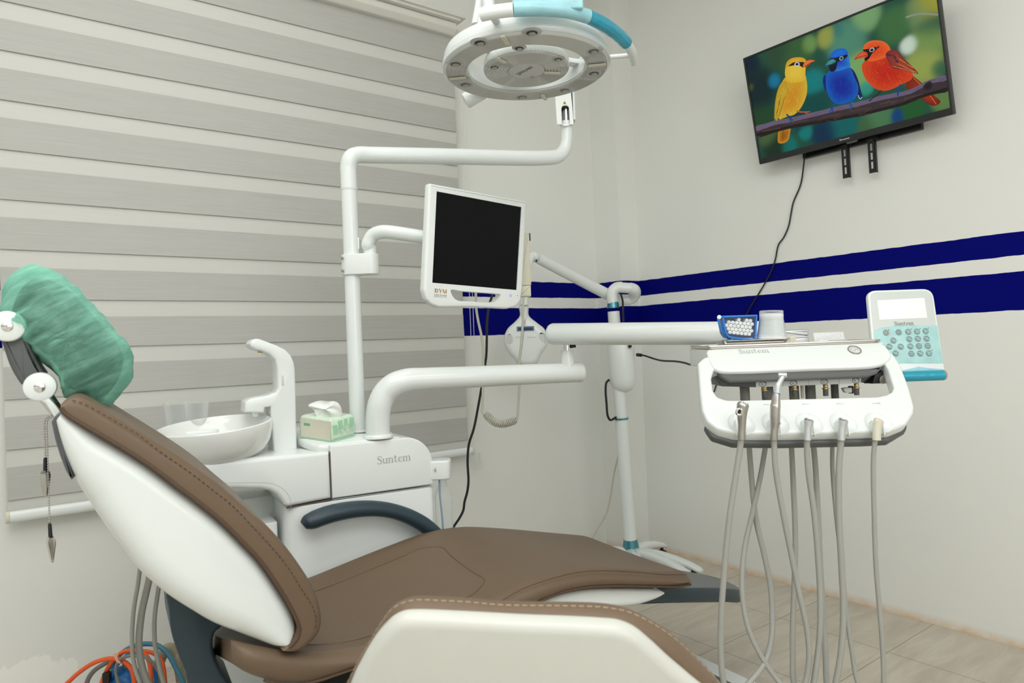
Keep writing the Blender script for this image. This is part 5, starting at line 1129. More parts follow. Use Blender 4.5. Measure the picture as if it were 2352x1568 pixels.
def sheet(name, m, x0, x1, y0, y1, h, seed, label, cat, amp=.004, nx=26, ny=12):
    q = MB(); vs = []
    for j in range(ny+1):
        for i in range(nx+1):
            x = x0+(x1-x0)*i/nx; y = y0+(y1-y0)*j/ny; z = h+amp*(noise.noise(V((x*34+seed, y*40, seed)))+.6*noise.noise(V((x*90, y*70+seed, 2))))
            vs.append(BB.pt(x, y, -max(z, .0006)))
    n = len(vs); f = [(j*(nx+1)+i, j*(nx+1)+i+1, (j+1)*(nx+1)+i+1, (j+1)*(nx+1)+i) for j in range(ny) for i in range(nx)]
    q.add(vs, f); q.add([p+UPZ*.0006 for p in vs], f); o = q.build(name, m); return tag(o, label, cat)
bx = lambda u: (P(u, 790, 1.73)-TT.o).dot(RT)
sheet('paper_bib', M['bib'], bx(1672), bx(1768), .030, .085, .0085, 3.1, 'folded bright blue paper bib lying in the steel tray', 'bib', .0035)
sheet('paper_sheet', M['paper'], bx(1666), bx(1776), .010, .030, .0065, 8.4, 'crumpled white paper sheet along the front of the steel tray', 'paper', .0030)
# cotton-roll dispenser: clear box in a blue frame, full of cotton rolls
CD = 1.735; CF_ = Pl(P(1700, 752, CD), RT, UPZ)
sh = CF_.pxs([(1657, 725), (1739.5, 722.5), (1736.5, 775), (1733, 782.5), (1690, 778.5), (1672, 775), (1665, 764)])
dsp = thing('cotton_roll_dispenser', 'clear cotton roll dispenser box with bright blue frame and side handle', 'dispenser', CF_.pt(*CF_.px(1700, 782), .02))
shf = fillet(sh, [.002, .002, .004, .003, .004, .008, .008], 4)
q = MB(); q.frame(CF_, shf, inset(ccw(shf), .0042), -.003, .0, .001, 2, .0008); q.frame(CF_, shf, inset(ccw(shf), .0014), .0, .042, .0005, 2); q.build('frame', M['dispblue'], dsp)
q = MB(); q.prism(CF_, inset(ccw(shf), .004), -.0016, -.0008); q.build('front_window', M['clearfaint'], dsp)
q = MB(); q.prism(CF_, inset(ccw(shf), .0015), .0405, .042); q.build('back_plate', M['dispblue'], dsp)
q = MB(); q.tube([CF_.at(u, v, .0) for u, v in ((1658, 727), (1651, 734), (1652, 746), (1656, 756), (1661, 762), (1666, 766))], .0016, 8, n=5); q.build('side_handle', M['dispblue'], dsp)
q = MB(); q.cyl(CF_.at(1652, 728, -.003), CF_.at(1652, 728, .02), .0052, 16, .001); q.build('hinge_knob', M['lcd'], dsp)
# the dispenser stands on the tray
q = MB(); fx = CF_.px(1690, 780)[0]; zb_ = zt2+.012; q.box(CF_, fx-.012, zb_-CF_.o.z, fx+.045, CF_.px(1700, 780)[1]+.002, .004, .036, .002); q.build('foot', M['clearmilk'], dsp)
pin_ = inset(ccw(shf), .0042)
def inside(p, poly):
    c = False
    for i in range(len(poly)):
        (x1_, y1_), (x2_, y2_) = poly[i-1], poly[i]
        if (y1_ > p[1]) != (y2_ > p[1]) and p[0] < (x2_-x1_)*(p[1]-y1_)/(y2_-y1_)+x1_: c = not c
    return c
def dist(p, poly):
    m = 9
    for i in range(len(poly)):
        a, b_ = V(poly[i-1]), V(poly[i]); t = max(0, min(1, (V(p)-a).dot(b_-a)/max((b_-a).length_squared, 1e-12))); m = min(m, (a+(b_-a)*t-V(p)).length)
    return m
RC = .00475; ytop_ = CF_.px(1700, 733)[1]; first = None; k = 0
xs0, xs1 = min(p[0] for p in pin_), max(p[0] for p in pin_); ys0 = min(p[1] for p in pin_)
slope_ = math.atan2(CF_.px(1733, 780)[1]-CF_.px(1690, 776)[1], CF_.px(1733, 780)[0]-CF_.px(1690, 776)[0])
row = 0
ca, sa = math.cos(slope_), math.sin(slope_)
ox_, oy_ = CF_.px(1690, 776.5)
for row in range(-1, 9):
    for colm in range(-8, 14):
        lx_ = (colm+.5*(row % 2))*RC*2.04; ly_ = .0052+row*RC*1.76
        x = ox_+lx_*ca-ly_*sa; y = oy_+lx_*sa+ly_*ca
        if not inside((x, y), pin_) or dist((x, y), pin_) < RC*.98 or y > ytop_-.003*abs(math.sin(colm*1.7)): continue
        if first is None:
            q = MB(); a_ = CF_.pt(x, y, .0016+.001); q.cyl(a_, a_-CF_.n*.036, RC*.97, 16, .0012); first = q.build('cotton_roll', M['cotton'], loc=a_); o = first
        else:
            o = first.copy(); COL.objects.link(o); o.location = CF_.pt(x, y, .0012+.0025*random.random())
        tag(o, 'white cotton roll seen end-on, packed with others in the blue-framed dispenser', 'cotton roll', 'cotton rolls in the dispenser')
# stacked clear cups, upside down
cc = P(1772, 786, 1.745); cc.z = zt2+.0012
tilt = (UPZ+RT*.035-FW*.0).normalized()
hC = .073; 
cg = 'nested clear cups on the steel tray'
for k in range(3):
    dz = .0075*k; q = MB(); s_ = 1-.012*k
    prof = [(.0268, .002), (.0345, .0), (.0352, .0012), (.0345, .0028), (.0338, .004), (.0295*s_, hC-.006), (.0285*s_, hC-.001), (.0275*s_, hC), (0, hC)]
    prof = [(.0358, .0), (.0364, .0012), (.0358, .0026), (.0346, .003), (.0274, hC-.012), (.0286, hC-.011), (.0286, hC-.002), (.0272, hC), (.0, hC), (.0, hC-.0008), (.0266, hC-.0008), (.0268, hC-.012), (.0340, .003)]
    q.lathe([(a_, b_*.86+dz) for a_, b_ in prof], cc, tilt, 36)
    tag(q.build('plastic_cup', M['clearmilk'] if k == 0 else M['milk'] if k == 1 else M['clear']), ['undermost of the nested clear plastic cups upside down on the steel tray', 'middle one of the nested clear plastic cups upside down on the steel tray', 'topmost of the nested clear plastic cups upside down on the steel tray'][k], 'cup', cg)
# steel box with a latch
BXF = Pl(P(1832, 794, 1.775), RT, UPZ); yb0 = zt_-BXF.o.z
bxx = thing('steel_box', 'small lidded aluminium box behind the cups on the instrument tray', 'box', BXF.pt(0, yb0, .02))
x0_, x1_ = BXF.px(1790, 775)[0], BXF.px(1859.5, 775)[0]; ym = BXF.px(1832, 776)[1]; yt2 = BXF.px(1832, 756.5)[1]
q = MB(); q.box(BXF, x0_+.001, yb0, x1_-.001, ym, 0.001, .049, .002); q.build('body', M['alu'], bxx)
q = MB(); q.box(BXF, x0_, ym+.0006, x1_, yt2, 0, .05, .006, .004); q.box(BXF, x0_-.0006, ym+.0006, x1_+.0006, ym+.0036, -.0006, .0506, .001); q.build('lid', M['alu'], bxx)
a_, b_ = BXF.px(1803, 787), BXF.px(1828, 771); q = MB(); q.box(BXF, a_[0], yb0+.001, b_[0], b_[1], -.003, .0012, .001); q.build('latch', M['cream'], bxx)
a_, b_ = BXF.px(1807, 782), BXF.px(1813.5, 774); q = MB(); q.frame(BXF, rect(a_[0], a_[1], b_[0], b_[1], .0005), inset(ccw(rect(a_[0], a_[1], b_[0], b_[1], .0005)), .0008), -.0036, -.003); q.box(BXF, (a_[0]+b_[0])/2-.0015, a_[1]+.002, (a_[0]+b_[0])/2+.0015, b_[1]-.002, -.0036, -.003); q.build('latch_mark', M['inklight'], bxx)
# clear bur case with its lid propped
BU = Pl(P(1910, 790, 1.745), RT, UPZ); yb1 = zt_-BU.o.z
bu = thing('bur_case', 'small clear flip-top case of burs lying right of the aluminium box', 'case', BU.pt(0, yb1, .02))
a_, b_ = BU.px(1872, 788)[0], BU.px(1946, 788)[0]
q = MB(); q.box(BU, a_, yb1, b_, yb1+.006, 0, .045, .0012); q.build('base', M['clearmilk'], bu)
q = MB(); BL = Pl(BU.pt((a_+b_)/2, yb1+.006, .006), RT, (UPZ+FW*.35)); w2 = (b_-a_)/2-.002; q.box(BL, -w2, 0, w2, .021, 0, .0022, .001); q.build('lid', M['clearmilk'], bu)
q = MB()
for k in range(11): x = -w2+.008+k*(2*w2-.016)/10; q.box(BL, x-.0006, .003, x+.0006, .010+.006*abs(math.sin(k*2.1)), -.0012, -.0002)
q.build('bur_rack', M['alu'], bu)
# ================================================================== the dental chair
hC_ = R_(97); CA = V((math.sin(hC_), math.cos(hC_), 0)); CB = V((-CA.y, CA.x, 0))
CO = P(690, 1490, 1.33)
CH = Pl(CO, CA, UPZ)                                     # near side of the chair: depth d runs across to the far side
fz = -CO.z                                               # floor in plane coordinates
W = .50
base_pt = CH.pt(.25, 0, W/2); base_pt.z = 0
ch = thing('dental_chair', 'brown leather dental patient chair with white backrest shell and slate foot plate', 'dental chair', base_pt)
# backrest shell and cushion (profiles seen from the near side)
def resample(pts, n):
    p = catmull([(x, y, 0) for x, y in pts], 10); cu = [0]
    for i in range(len(p)-1): cu.append(cu[-1]+(p[i+1]-p[i]).length)
    out = []
    for k in range(n):
        t = cu[-1]*k/(n-1); i = 0
        while i < len(p)-2 and cu[i+1] < t: i += 1
        q_ = p[i].lerp(p[i+1], (t-cu[i])/max(cu[i+1]-cu[i], 1e-9)); out.append((q_.x, q_.y))
    return out
up_e = CH.pxs([(140, 950), (152, 956), (200, 985), (270, 1026), (340, 1070), (406, 1120), (462, 1162), (513, 1204), (560, 1251), (600, 1294), (640, 1352), (668, 1398), (682, 1430), (683, 1452), (668, 1476)])
lo_e = CH.pxs([(129, 966), (134, 992), (150, 1050), (172, 1108), (198, 1152), (232, 1205), (285, 1276), (317, 1318), (345, 1345), (385, 1378), (440, 1414), (500, 1448), (581, 1476), (634, 1489), (657, 1486)])
q = MB(); q.strip(CH, resample(up_e, 60), resample(lo_e, 60), 0, [W-.02-.09*max(0, 1-k/36) for k in range(60)], .030, .050, 7); q.build('backrest_shell', M['white2'], ch, ang=50)
in_e = CH.pxs([(143, 945), (150, 953), (199, 983), (269, 1024), (339, 1068), (405, 1118), (461, 1160), (512, 1202), (559, 1249), (599, 1292), (639, 1350), (667, 1396), (682, 1430), (684, 1448), (668, 1475), (646, 1490)])
ou_e = CH.pxs([(139, 929), (156, 914), (180, 911), (245, 945), (300, 979), (360, 1016), (432, 1062), (500, 1110), (560, 1162), (615, 1209), (655, 1253), (690, 1300), (720, 1350), (738, 1405), (737, 1446), (712, 1480), (680, 1495), (655, 1493)])
q = MB(); q.strip(CH, resample(in_e, 80), resample(ou_e, 80), -.007, [W-.01-.09*max(0, 1-k/48) for k in range(80)], .004, .018, 5); q.build('backrest_cushion', M['brown'], ch, ang=60)
stl = [(166, 919), (186, 924), (225, 944), (270, 970), (318, 998), (367, 1036), (429, 1079), (484, 1121), (534, 1161), (580, 1209), (612, 1243), (645, 1281), (672, 1318), (695, 1356), (712, 1382), (722, 1402), (727, 1424), (724, 1446)]
pipe = [(140, 936), (150, 950), (199, 980), (269, 1021), (339, 1065), (405, 1115), (461, 1157), (512, 1199), (559, 1246), (599, 1289), (639, 1347), (667, 1393), (683, 1428), (688, 1448), (680, 1470), (664, 1486)]
def stitches(b, pts, every, L_, r):
    """dashes of thread along a polyline"""
    pts = [V(p) for p in pts]; cu = [0]
    for i in range(len(pts)-1): cu.append(cu[-1]+(pts[i+1]-pts[i]).length)
    def at_(t):
        i = 0
        while i < len(pts)-2 and cu[i+1] < t: i += 1
        return pts[i].lerp(pts[i+1], max(0, min(1, (t-cu[i])/max(cu[i+1]-cu[i], 1e-9))))
    t = 0
    while t+L_ < cu[-1]: b.tube([at_(t), at_(t+L_)], r, 5); t += every
q = MB(); q.tube([CH.at(u, v, -.0068) for u, v in pipe], .0036, 10, n=3); q.build('piping', M['brownseam'], ch)
sl = catmull([CH.at(u, v, -.0074) for u, v in stl], 6)
q = MB(); stitches(q, sl, .010, .0055, .0009); q.build('stitching', M['brownseam'], ch)
# dark end strip behind the top of the shell
tr_ = [(116, 972), (122, 960), (133, 953), (140, 985), (150, 1040), (168, 1102), (162, 1106), (150, 1086), (136, 1050), (124, 1010)]
q = MB(); q.prism(CH, CH.pxs(tr_), .02, W-.04, .004, 2); q.build('shell_end_strip', M['darkgrey'], ch)
# headrest: double-hinged arm, pad
HB = .19; hb = lambda u, v, d=HB: CH.at(u, v, d)
q = MB(); ap = smooth2(CH.pxs([(3, 768), (12, 800), (24, 836), (40, 866), (56, 884), (86, 868), (104, 860), (92, 838), (74, 800), (62, 766), (46, 762), (20, 764)], HB), 3); q.prism(CH, ap, HB-.022, HB+.075, .008, 3); q.build('headrest_link', M['slate'], ch)
for (u, v, r_) in ((92, 888, .0262), (18, 749, .0275)):
    c = hb(u, v, HB-.03); q = MB(); q.lathe([(0, .008), (r_*.8, .008), (r_*.95, .006), (r_, .002), (r_, -.012), (r_*.9, -.015)], c, CH.n, 36); hd_ = q.build('hinge_disc', M['white'], ch)
    q = MB(); q.lathe([(0, .0105), (.0075, .0105), (.009, .0095), (.0092, .007)], c, CH.n, 24); q.build('hinge_bolt', M['chrome'], hd_)
    c = hb(u, v, HB+.085); q = MB(); q.lathe([(0, .012), (r_, .01), (r_, -.002), (r_*.9, -.004), (0, -.004)], c, CH.n, 28); q.build('hinge_disc', M['white'], ch)
    q = MB(); q.cyl(hb(u, v, HB-.02), hb(u, v, HB+.08), r_*.86, 24); q.build('hinge_barrel', M['darkgrey'], ch)
q = MB(); stem = CH.pxs([(78, 900), (88, 914), (96, 920), (104, 924), (116, 940), (128, 958), (140, 948), (126, 926), (116, 914), (114, 902)], HB-.02); q.prism(CH, smooth2(stem, 3), HB-.036, HB-.018, .003, 2); q.build('headrest_stem', M['white'], ch)
q = MB(); q.tube([hb(100, 905, HB+.03), hb(135, 952, HB+.03), hb(200, 1040, HB+.03)], [.014, .012, .012], 16); q.build('headrest_slide', M['chrome'], ch)
hcov = [(2, 707), (12, 674), (28, 640), (61, 615), (94, 615), (137, 631), (170, 655), (203, 690), (236, 726), (272, 768), (296, 797), (305, 828), (302, 863), (284, 900), (264, 926), (243, 942), (203, 922), (170, 916), (150, 908), (137, 868), (108, 830), (66, 797), (40, 766), (20, 738)]
HM = .26
hpoly = ccw(smooth2(CH.pxs(hcov, HM), 3)); hcx = sum(p[0] for p in hpoly)/len(hpoly); hcy = sum(p[1] for p in hpoly)/len(hpoly)
oa, ob = V(CH.px(8, 712, HM)), V(CH.px(150, 910, HM)); odir = (ob-oa).normalized(); on = V((-odir.y, odir.x)); on = on if (V((hcx, hcy))-oa).dot(on) > 0 else -on
def pad(shrink, halfw, wrinkle, na=31, nr=10):
    """a pillow: the side outline swept round from the near face to the far face"""
    def base(px_, py_, t, f):
        x, y = hcx+(px_-hcx)*f*shrink, hcy+(py_-hcy)*f*shrink
        return x, y, t*halfw
    def prof_f(k, n): 
        a = math.pi*k/n; return -math.cos(a), max(math.sin(a), .0)**.55
    N_ = 44; rings = []
    for k in range(N_+1):
        t, f = prof_f(k, N_); f = max(f, .02); ring = []
        for (px_, py_) in hpoly:
            x, y, d = base(px_, py_, t, f)
            if wrinkle:
                h = max(0, (V((x, y))-oa).dot(on)); s_ = (V((x, y))-oa).dot(odir)
                near = math.exp(-h/.045)
                fold = noise.noise(V((s_*62+h*8, h*7, t*1.2)))*(.0045+.006*near)+noise.noise(V((s_*130, h*16+2, t*2)))*(.0016+.004*near)
                fold += abs(noise.noise(V((s_*28+h*14, h*30, t*2+9))))*.006
                dx, dy = x-hcx, y-hcy; l = math.hypot(dx, dy) or 1
                x += dx/l*fold*f; y += dy/l*fold*f; d += (1 if t > 0 else -1)*fold*1.5*abs(t)
            ring.append(CH.pt(x, y, HM+d))
        rings.append(ring)
    q = MB(); q.rings(rings); return q
q = pad(.84, .105, False); q.build('headrest_pad', mat('dark_headrest_leather', (.085, .075, .066), .6, var=.1), ch)
q = pad(1.0, .130, True)
M['green'] = cloth_green(CH.ex*odir.x+CH.ey*odir.y, CH.ex*on.x+CH.ey*on.y); hcv = q.build('headrest_cover', M['green'], ang=180)
tag(hcv, 'crinkled translucent green disposable cover stretched over the chair headrest', 'cover')
# seat and leg cushion: rows along the chair, columns across it
def interp(x, tab):
    for i in range(len(tab)-1):
        if x <= tab[i+1][0]:
            t = (x-tab[i][0])/(tab[i+1][0]-tab[i][0]); t = max(0, min(1, t)); t2 = t
            return tab[i][1]+(tab[i+1][1]-tab[i][1])*t2
    return tab[-1][1]
z0 = CO.z
far = [(u, v) for u, v in ((700, 1330), (850, 1268), (970, 1223), (1039, 1210), (1074, 1208), (1179, 1215), (1284, 1225), (1336, 1236), (1406, 1259))]
fp = [CH.px(u, v, W-.03) for u, v in far]
npz = [CH.px(u, v, 0) for u, v in ((1144, 1383), (1196, 1353), (1249, 1333), (1318, 1315), (1371, 1309), (1458, 1312), (1528, 1318), (1583, 1317))]
npb = [CH.px(u, v, 0) for u, v in ((1242, 1385), (1301, 1362), (1353, 1353), (1406, 1350), (1480, 1351), (1562, 1352), (1590, 1347))]
AEND = CH.px(1591, 1335, 0)[0]
A0 = CH.px(537, 1466)[0]
near_z = [(A0-.03, CH.px(537, 1462)[1])]+CH.pxs([(560, 1476), (620, 1492), (690, 1503), (760, 1505), (830, 1498), (900, 1480), (1000, 1444)])+[(a, z) for a, z in npz]+[(AEND+.05, npz[-1][1]-.004)]
near_z = [p for i, p in enumerate(near_z) if i == 0 or p[0] > near_z[i-1][0]+.001]
far_z = [(-.16, fp[0][1]-.06), (-.05, fp[0][1]-.03)]+[(a, z) for a, z in fp if a > -.04 and a < AEND-.05]+[(AEND+.05, npz[-1][1]-.01)]
bot_z = [(A0-.03, CH.px(537, 1524)[1])]+CH.pxs([(540, 1528), (566, 1548), (600, 1568), (650, 1582), (700, 1580), (746, 1566), (810, 1543), (950, 1500), (1100, 1440)])+[(npb[0][0]-.02, npb[0][1]-.008)]+[(a, z) for a, z in npb]+[(AEND+.05, npb[-1][1])]
bot_z = [p for i, p in enumerate(bot_z) if i == 0 or p[0] > bot_z[i-1][0]+.001]
def sm(tab, a, w=.045): return sum(interp(a+w*k, tab)*c for k, c in ((-1, .25), (0, .5), (1, .25)))
NA, NB = 84, 28
A1 = AEND
rows = []
ctr_dip = [(-.2, .0), (0, .018), (.15, .030), (.35, .026), (.5, .010), (.65, .004), (1.2, .002)]
arow = [A0+(A1-.03-A0)*k/(NA-14) for k in range(NA-13)]; arow += [A1-.03+.03*math.sin(math.pi/2*k/14) for k in range(1, 15)]
for i in range(NA+1):
    a = arow[i]
    # rounded front and rear ends in plan
    we = min(1, max(0, (A1-a)/.055)); wr = min(1, max(0, (a-A0)/.05))
    sh_ = (1-math.sqrt(max(0, 1-(1-we)**2)))*.05+(1-math.sqrt(max(0, 1-(1-wr)**2)))*.05
    se = 1-math.sqrt(max(0, 1-(1-min(1, max(0, (A1-a)/.022)))**2)); sf_ = 1-math.sqrt(max(0, 1-(1-min(1, max(0, (A1-a)/.14)))**2))
    sr = (1-math.sqrt(max(0, 1-(1-wr)**2)))*.05
    wr2 = min(1, max(0, (a-A0)/.11)); b0, b1 = se*.004+sr*.5, W-.005-sf_*.055-(1-math.sqrt(max(0, 1-(1-wr2)**2)))*.10
    zn, zf_, zb = sm(near_z, a), sm(far_z, a), sm(bot_z, a)
    drop_end = (1-math.sqrt(max(0, 1-(1-min(1, max(0, (A1-a)/.024)))**2)))*.010
    ring = []
    prof_ = []
    for j in range(NB+1):
        t = j/NB; b_ = b0+(b1-b0)*t; base_z = zn+(zf_-zn)*t
        bulge = -interp(a, ctr_dip)*math.sin(math.pi*t)**1.2
        e = min(t, 1-t)*(b1-b0); rnd = .016*max(0, 1-e/.022)**2
        crease = -.0035*math.exp(-((e-.075)/.006)**2) if a < .47 else 0
        prof_.append((b_, base_z+bulge-rnd-drop_end+crease))
    lowz = min(zb, zn-.03)+drop_end*.3
    lowf = zf_-(zn-zb)
    pts = [(b0+.010, lowz+.001), (b0+.004, lowz+.008), (b0-.002, lowz+(prof_[0][1]-lowz)*.65)]+prof_+[(b1+.003, lowf+(prof_[-1][1]-lowf)*.55), (b1+.001, lowf+.012), (b1-.006, lowf+.002)]
    rows.append([CH.pt(a, z, b_) for b_, z in pts])
q = MB(); q.rings(list(reversed(rows))); seat_o = q.build('seat_cushion', M['brown'], ch, ang=60)
# seams: along the near top edge, the bottom piping and the inset seat panel
q = MB(); sl2 = [CH.at(u, v, -.002) for u, v in ((1130, 1391), (1144, 1384), (1196, 1354), (1249, 1334), (1318, 1316), (1371, 1310.5), (1458, 1313.5), (1528, 1319.5), (1562, 1319.2), (1576, 1319.5))]; q.tube(sl2, .0011, 6, n=4); q.build('seam', M['brownseam'], ch)
q = MB(); q.tube([CH.pt(a, sm(bot_z, a, .02)+.004, .004) for a in [A0+.05+(A1-A0-.053)*k/40 for k in range(41)]], .0030, 8); q.build('piping', M['brownseam'], ch)
def on_seat(a, t):
    i = min(range(NA+1), key=lambda k_: abs(arow[k_]-a)); return rows[i][3+max(0, min(NB, int(round(t*NB))))]
panel = [on_seat(a, .17) for a in (-.02, .05, .12, .2, .28, .36, .42)]+[on_seat(.465, t) for t in (.25, .35, .5, .65, .75)]+[on_seat(a, .83) for a in (.42, .36, .28, .2, .12, .05, -.02)]
q = MB(); q.tube([p+UPZ*.0002 for p in panel], .0016, 6, n=5); q.build('panel_seam', mat('leather_crease', (.13, .082, .048), .5, var=.05), ch)
# white under-shell of the leg rest, slate foot plate
ue = CH.pxs([(1225, 1394), (1262, 1376), (1301, 1364), (1353, 1355), (1420, 1353), (1480, 1353.5), (1518, 1355), (1526, 1360)], .03); le = CH.pxs([(1230, 1402), (1300, 1402), (1380, 1399), (1440, 1395), (1476, 1390), (1500, 1382), (1517, 1373), (1526, 1364)], .03)
q = MB(); q.strip(CH, resample(ue, 30), resample(le, 30), .03, W-.05, .010, .016); q.build('leg_rest_shell', M['white2'], ch)
pl_ = [(1440, 1351, .05), (1520, 1351, .05), (1600, 1350.5, .06), (1660, 1351, .09), (1695, 1354, .13), (1701, 1355, .16), (1700, 1352, .20), (1690, 1344, .27), (1650, 1327, .35), (1600, 1316, .42), (1500, 1300, .44), (1440, 1294, .44)]
top_r = catmull([CH.at(u, v, d) for u, v, d in pl_], 3, True)
ctr_ = sum(top_r, V())/len(top_r)
sc_r = lambda f, dz: [ctr_+(p-ctr_)*f-UPZ*dz for p in top_r]
q = MB(); q.rings([sc_r(.93, .040), sc_r(.98, .036), sc_r(1.0, .030), sc_r(1.0, .006), sc_r(.985, .001), sc_r(.96, 0)]); q.build('foot_plate', M['bluegrey'], ch, ang=30)
q = MB(); q.rings([sc_r(.95, .002), sc_r(.95, -.0012), sc_r(.93, -.002)]); q.build('foot_plate_top', mat('slate_rubber_top', (.17, .18, .185), .55, var=.05, bump=.15, bscale=300), ch)
# far armrest
AR_D = W+.035
ap_ = [(697, 1207), (706, 1200), (722, 1193), (752, 1182), (790, 1173), (830, 1168), (868, 1168), (905, 1174), (942, 1187), (974, 1205), (1000, 1228), (1016, 1250), (1022, 1290)]
q = MB(); q.tube([CH.at(u, v, AR_D) for u, v in ap_], [.011, .0205, .0235, .024, .0235, .0225, .0215, .021, .0215, .022, .023, .024, .025], 20, n=5, flat=1.2); q.build('armrest', M['bluegrey'], ch)
# link arm, pedestal, base
lk = [(384, 1360), (388, 1400), (393, 1450), (408, 1500), (426, 1545), (440, 1590), (540, 1590), (520, 1560), (500, 1525), (490, 1490), (494, 1455), (510, 1440), (520, 1420), (450, 1370)]
LKD = .16
q = MB(); q.prism(CH, smooth2(CH.pxs(lk, LKD), 3), LKD, LKD+.16, .008, 3); q.build('backrest_link', M['bluegrey'], ch)
q = MB(); sp2 = CH.pxs([(640, 1580), (700, 1570), (900, 1545), (1230, 1440), (1240, 1470), (1180, 1560), (1100, 1640), (660, 1640)], .10); q.prism(CH, smooth2(sp2, 2), .08, W-.08, .01, 2); q.build('seat_pan', M['slate'], ch)
q = MB(); q.prism(CH, [(-.12, fz+.06), (.34, fz+.06), (.52, fz+.28), (.46, fz+.36), (.22, fz+.36)], .14, W-.14, .012, 3); q.build('lift_arm', M['white'], ch)
q = MB(); q.prism(Pl(CH.pt(0, fz+.06, 0), CA, CB), fillet([(-.30, .04), (.55, .04), (.55, W-.04), (-.30, W-.04)], .08, 6), 0, .06, .015, 3); q.build('base_plate', M['white'], ch)
# ------------------------------------------------------------------ bib clip chain hanging from the headrest stem
BD_ = .17; bc = lambda u, v: CH.at(u, v, BD_)
cb = thing('bib_clip_chain', 'steel bead chain with two alligator bib clips hanging from the chair headrest', 'bib chain', bc(114, 958))
path = catmull([bc(104, 1050), bc(102.5, 1010), bc(101.5, 975), bc(104, 962), bc(114, 955), bc(126, 950.5), bc(122, 956), bc(110, 962), bc(107, 975), bc(108, 1010), bc(110, 1080), bc(112, 1140), bc(114, 1201)], 10)
q = MB(); acc = 0
for i in range(len(path)-1):
    a, c = path[i], path[i+1]; l = (c-a).length; t = -acc
    while t < l:
        if t >= 0: q.ball(a+(c-a)*(t/l), .0018, seg=8, n=5)
        t += .0048
    acc = l-(t-.0048)
q.tube(path, .0005, 5); q.build('bead_chain', M['steel'], cb)
for u, v, u2, v2, tw in ((104, 1050, 104, 1139, .9), (114, 1201, 120, 1291, .35)):
    a, c = bc(u, v), bc(u2, v2); dn = (c-a).normalized(); sd = (CA*math.cos(tw)+CB*math.sin(tw)); L_ = (c-a).length
    q = MB(); q.tube([a, a+dn*.003, a+dn*L_*.30, a+dn*L_*.38], [.0018, .0030, .0034, .0036], 12); q.build('clip_sleeve', M['black'], cb)
    sw = sd.cross(dn).normalized(); q = MB(); q.rings([[a+dn*L_*f+sd*o_+sw*w_, a+dn*L_*f+sd*o_-sw*w_, a+dn*L_*f-sd*o_-sw*w_, a+dn*L_*f-sd*o_+sw*w_] for f, o_, w_ in ((.36, .002, .003), (.48, .0036, .004), (.7, .0022, .0036), (.93, .0006, .002))]); q.build('clip_spring', M['steel'], cb)
    for s_ in (-1, 1):
        q = MB(); sw = sd.cross(dn).normalized(); vs = []
        rings = []
        for f, o_, w_ in ((.34, .0030, .0042), (.45, .0056, .0060), (.55, .0050, .0064), (.75, .0030, .0054), (1.0, .0004, .0034)):
            c_ = a+dn*L_*f+sd*o_*s_; rings.append([c_+sw*w_, c_+sw*w_+sd*s_*.0008, c_-sw*w_+sd*s_*.0008, c_-sw*w_])
        q.rings(rings); q.build('clip_jaw', M['brass' if 0 else 'steel2'], cb)
# ------------------------------------------------------------------ operator's stool, very near the camera
SDp = .82; SO = Pl(P(1200, 1500, SDp), RT, UPZ-FW*.17)
wh = [(806, 1570), (824, 1534), (844, 1498), (866, 1466), (883, 1447), (900, 1432), (921, 1422), (945, 1418.5), (1060, 1422.5), (1200, 1430), (1320, 1434.5), (1388, 1438.5), (1423, 1442), (1458, 1455), (1493, 1480), (1545, 1526), (1594, 1568), (1640, 1612), (1660, 1700), (1560, 1800), (900, 1800), (800, 1740), (785, 1640)]
brn = [(784, 1600), (797, 1570), (818, 1527), (853, 1466), (872, 1434), (890, 1408), (905, 1393), (925, 1382), (955, 1375), (1000, 1376), (1080, 1380), (1144, 1386), (1249, 1388), (1330, 1389), (1388, 1392), (1441, 1402), (1493, 1426), (1545, 1460), (1597, 1508), (1650, 1564), (1690, 1620), (1700, 1720), (1580, 1840), (900, 1840), (780, 1760), (765, 1660)]
so = thing('operator_stool', 'brown leather operator stool with white back panel in the near foreground', 'stool', V((0, 0, 0)))
pc_ = P(1215, 1500, 1.03); so.location = (pc_.x, pc_.y, 0)
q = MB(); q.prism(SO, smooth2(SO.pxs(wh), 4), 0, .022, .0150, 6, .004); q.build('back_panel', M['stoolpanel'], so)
bp_ = ccw(smooth2(SO.pxs(brn, .036), 4))
q = MB(); q.prism(SO, bp_, .014, .058, .020, 6); q.build('backrest_cushion', M['brown'], so)
st_p = [SO.pt(x, y, .0285) for x, y in inset(bp_, .0038)]
stp = [p for p in st_p if (p.z > SO.o.z-.10)]
q = MB()
pts_ = [SO.pt(x, y, .0335) for x, y in inset(bp_, .0002)]
i0 = min(range(len(pts_)), key=lambda i: pts_[i].z); pts_ = pts_[i0:]+pts_[:i0]
pts_ = [p for p in pts_ if p.z > SO.o.z-.09]
stitches(q, pts_, .0098, .0062, .0011)
q.build('stitching', M['thread'], so)
sc_ = V((pc_.x, pc_.y, 0))
q = MB(); q.lathe([(0, .46), (.17, .455), (.185, .44), (.188, .42), (.18, .40), (0, .395)], sc_, UPZ, 48); q.build('seat', M['brown'], so)
q = MB(); q.lathe([(0, .396), (.165, .396), (.14, .37), (0, .365)], sc_, UPZ, 40); q.build('seat_shell', M['white'], so)
q = MB(); q.cyl(sc_+UPZ*.07, sc_+UPZ*.37, .026, 24); q.build('gas_post', M['chrome'], so)
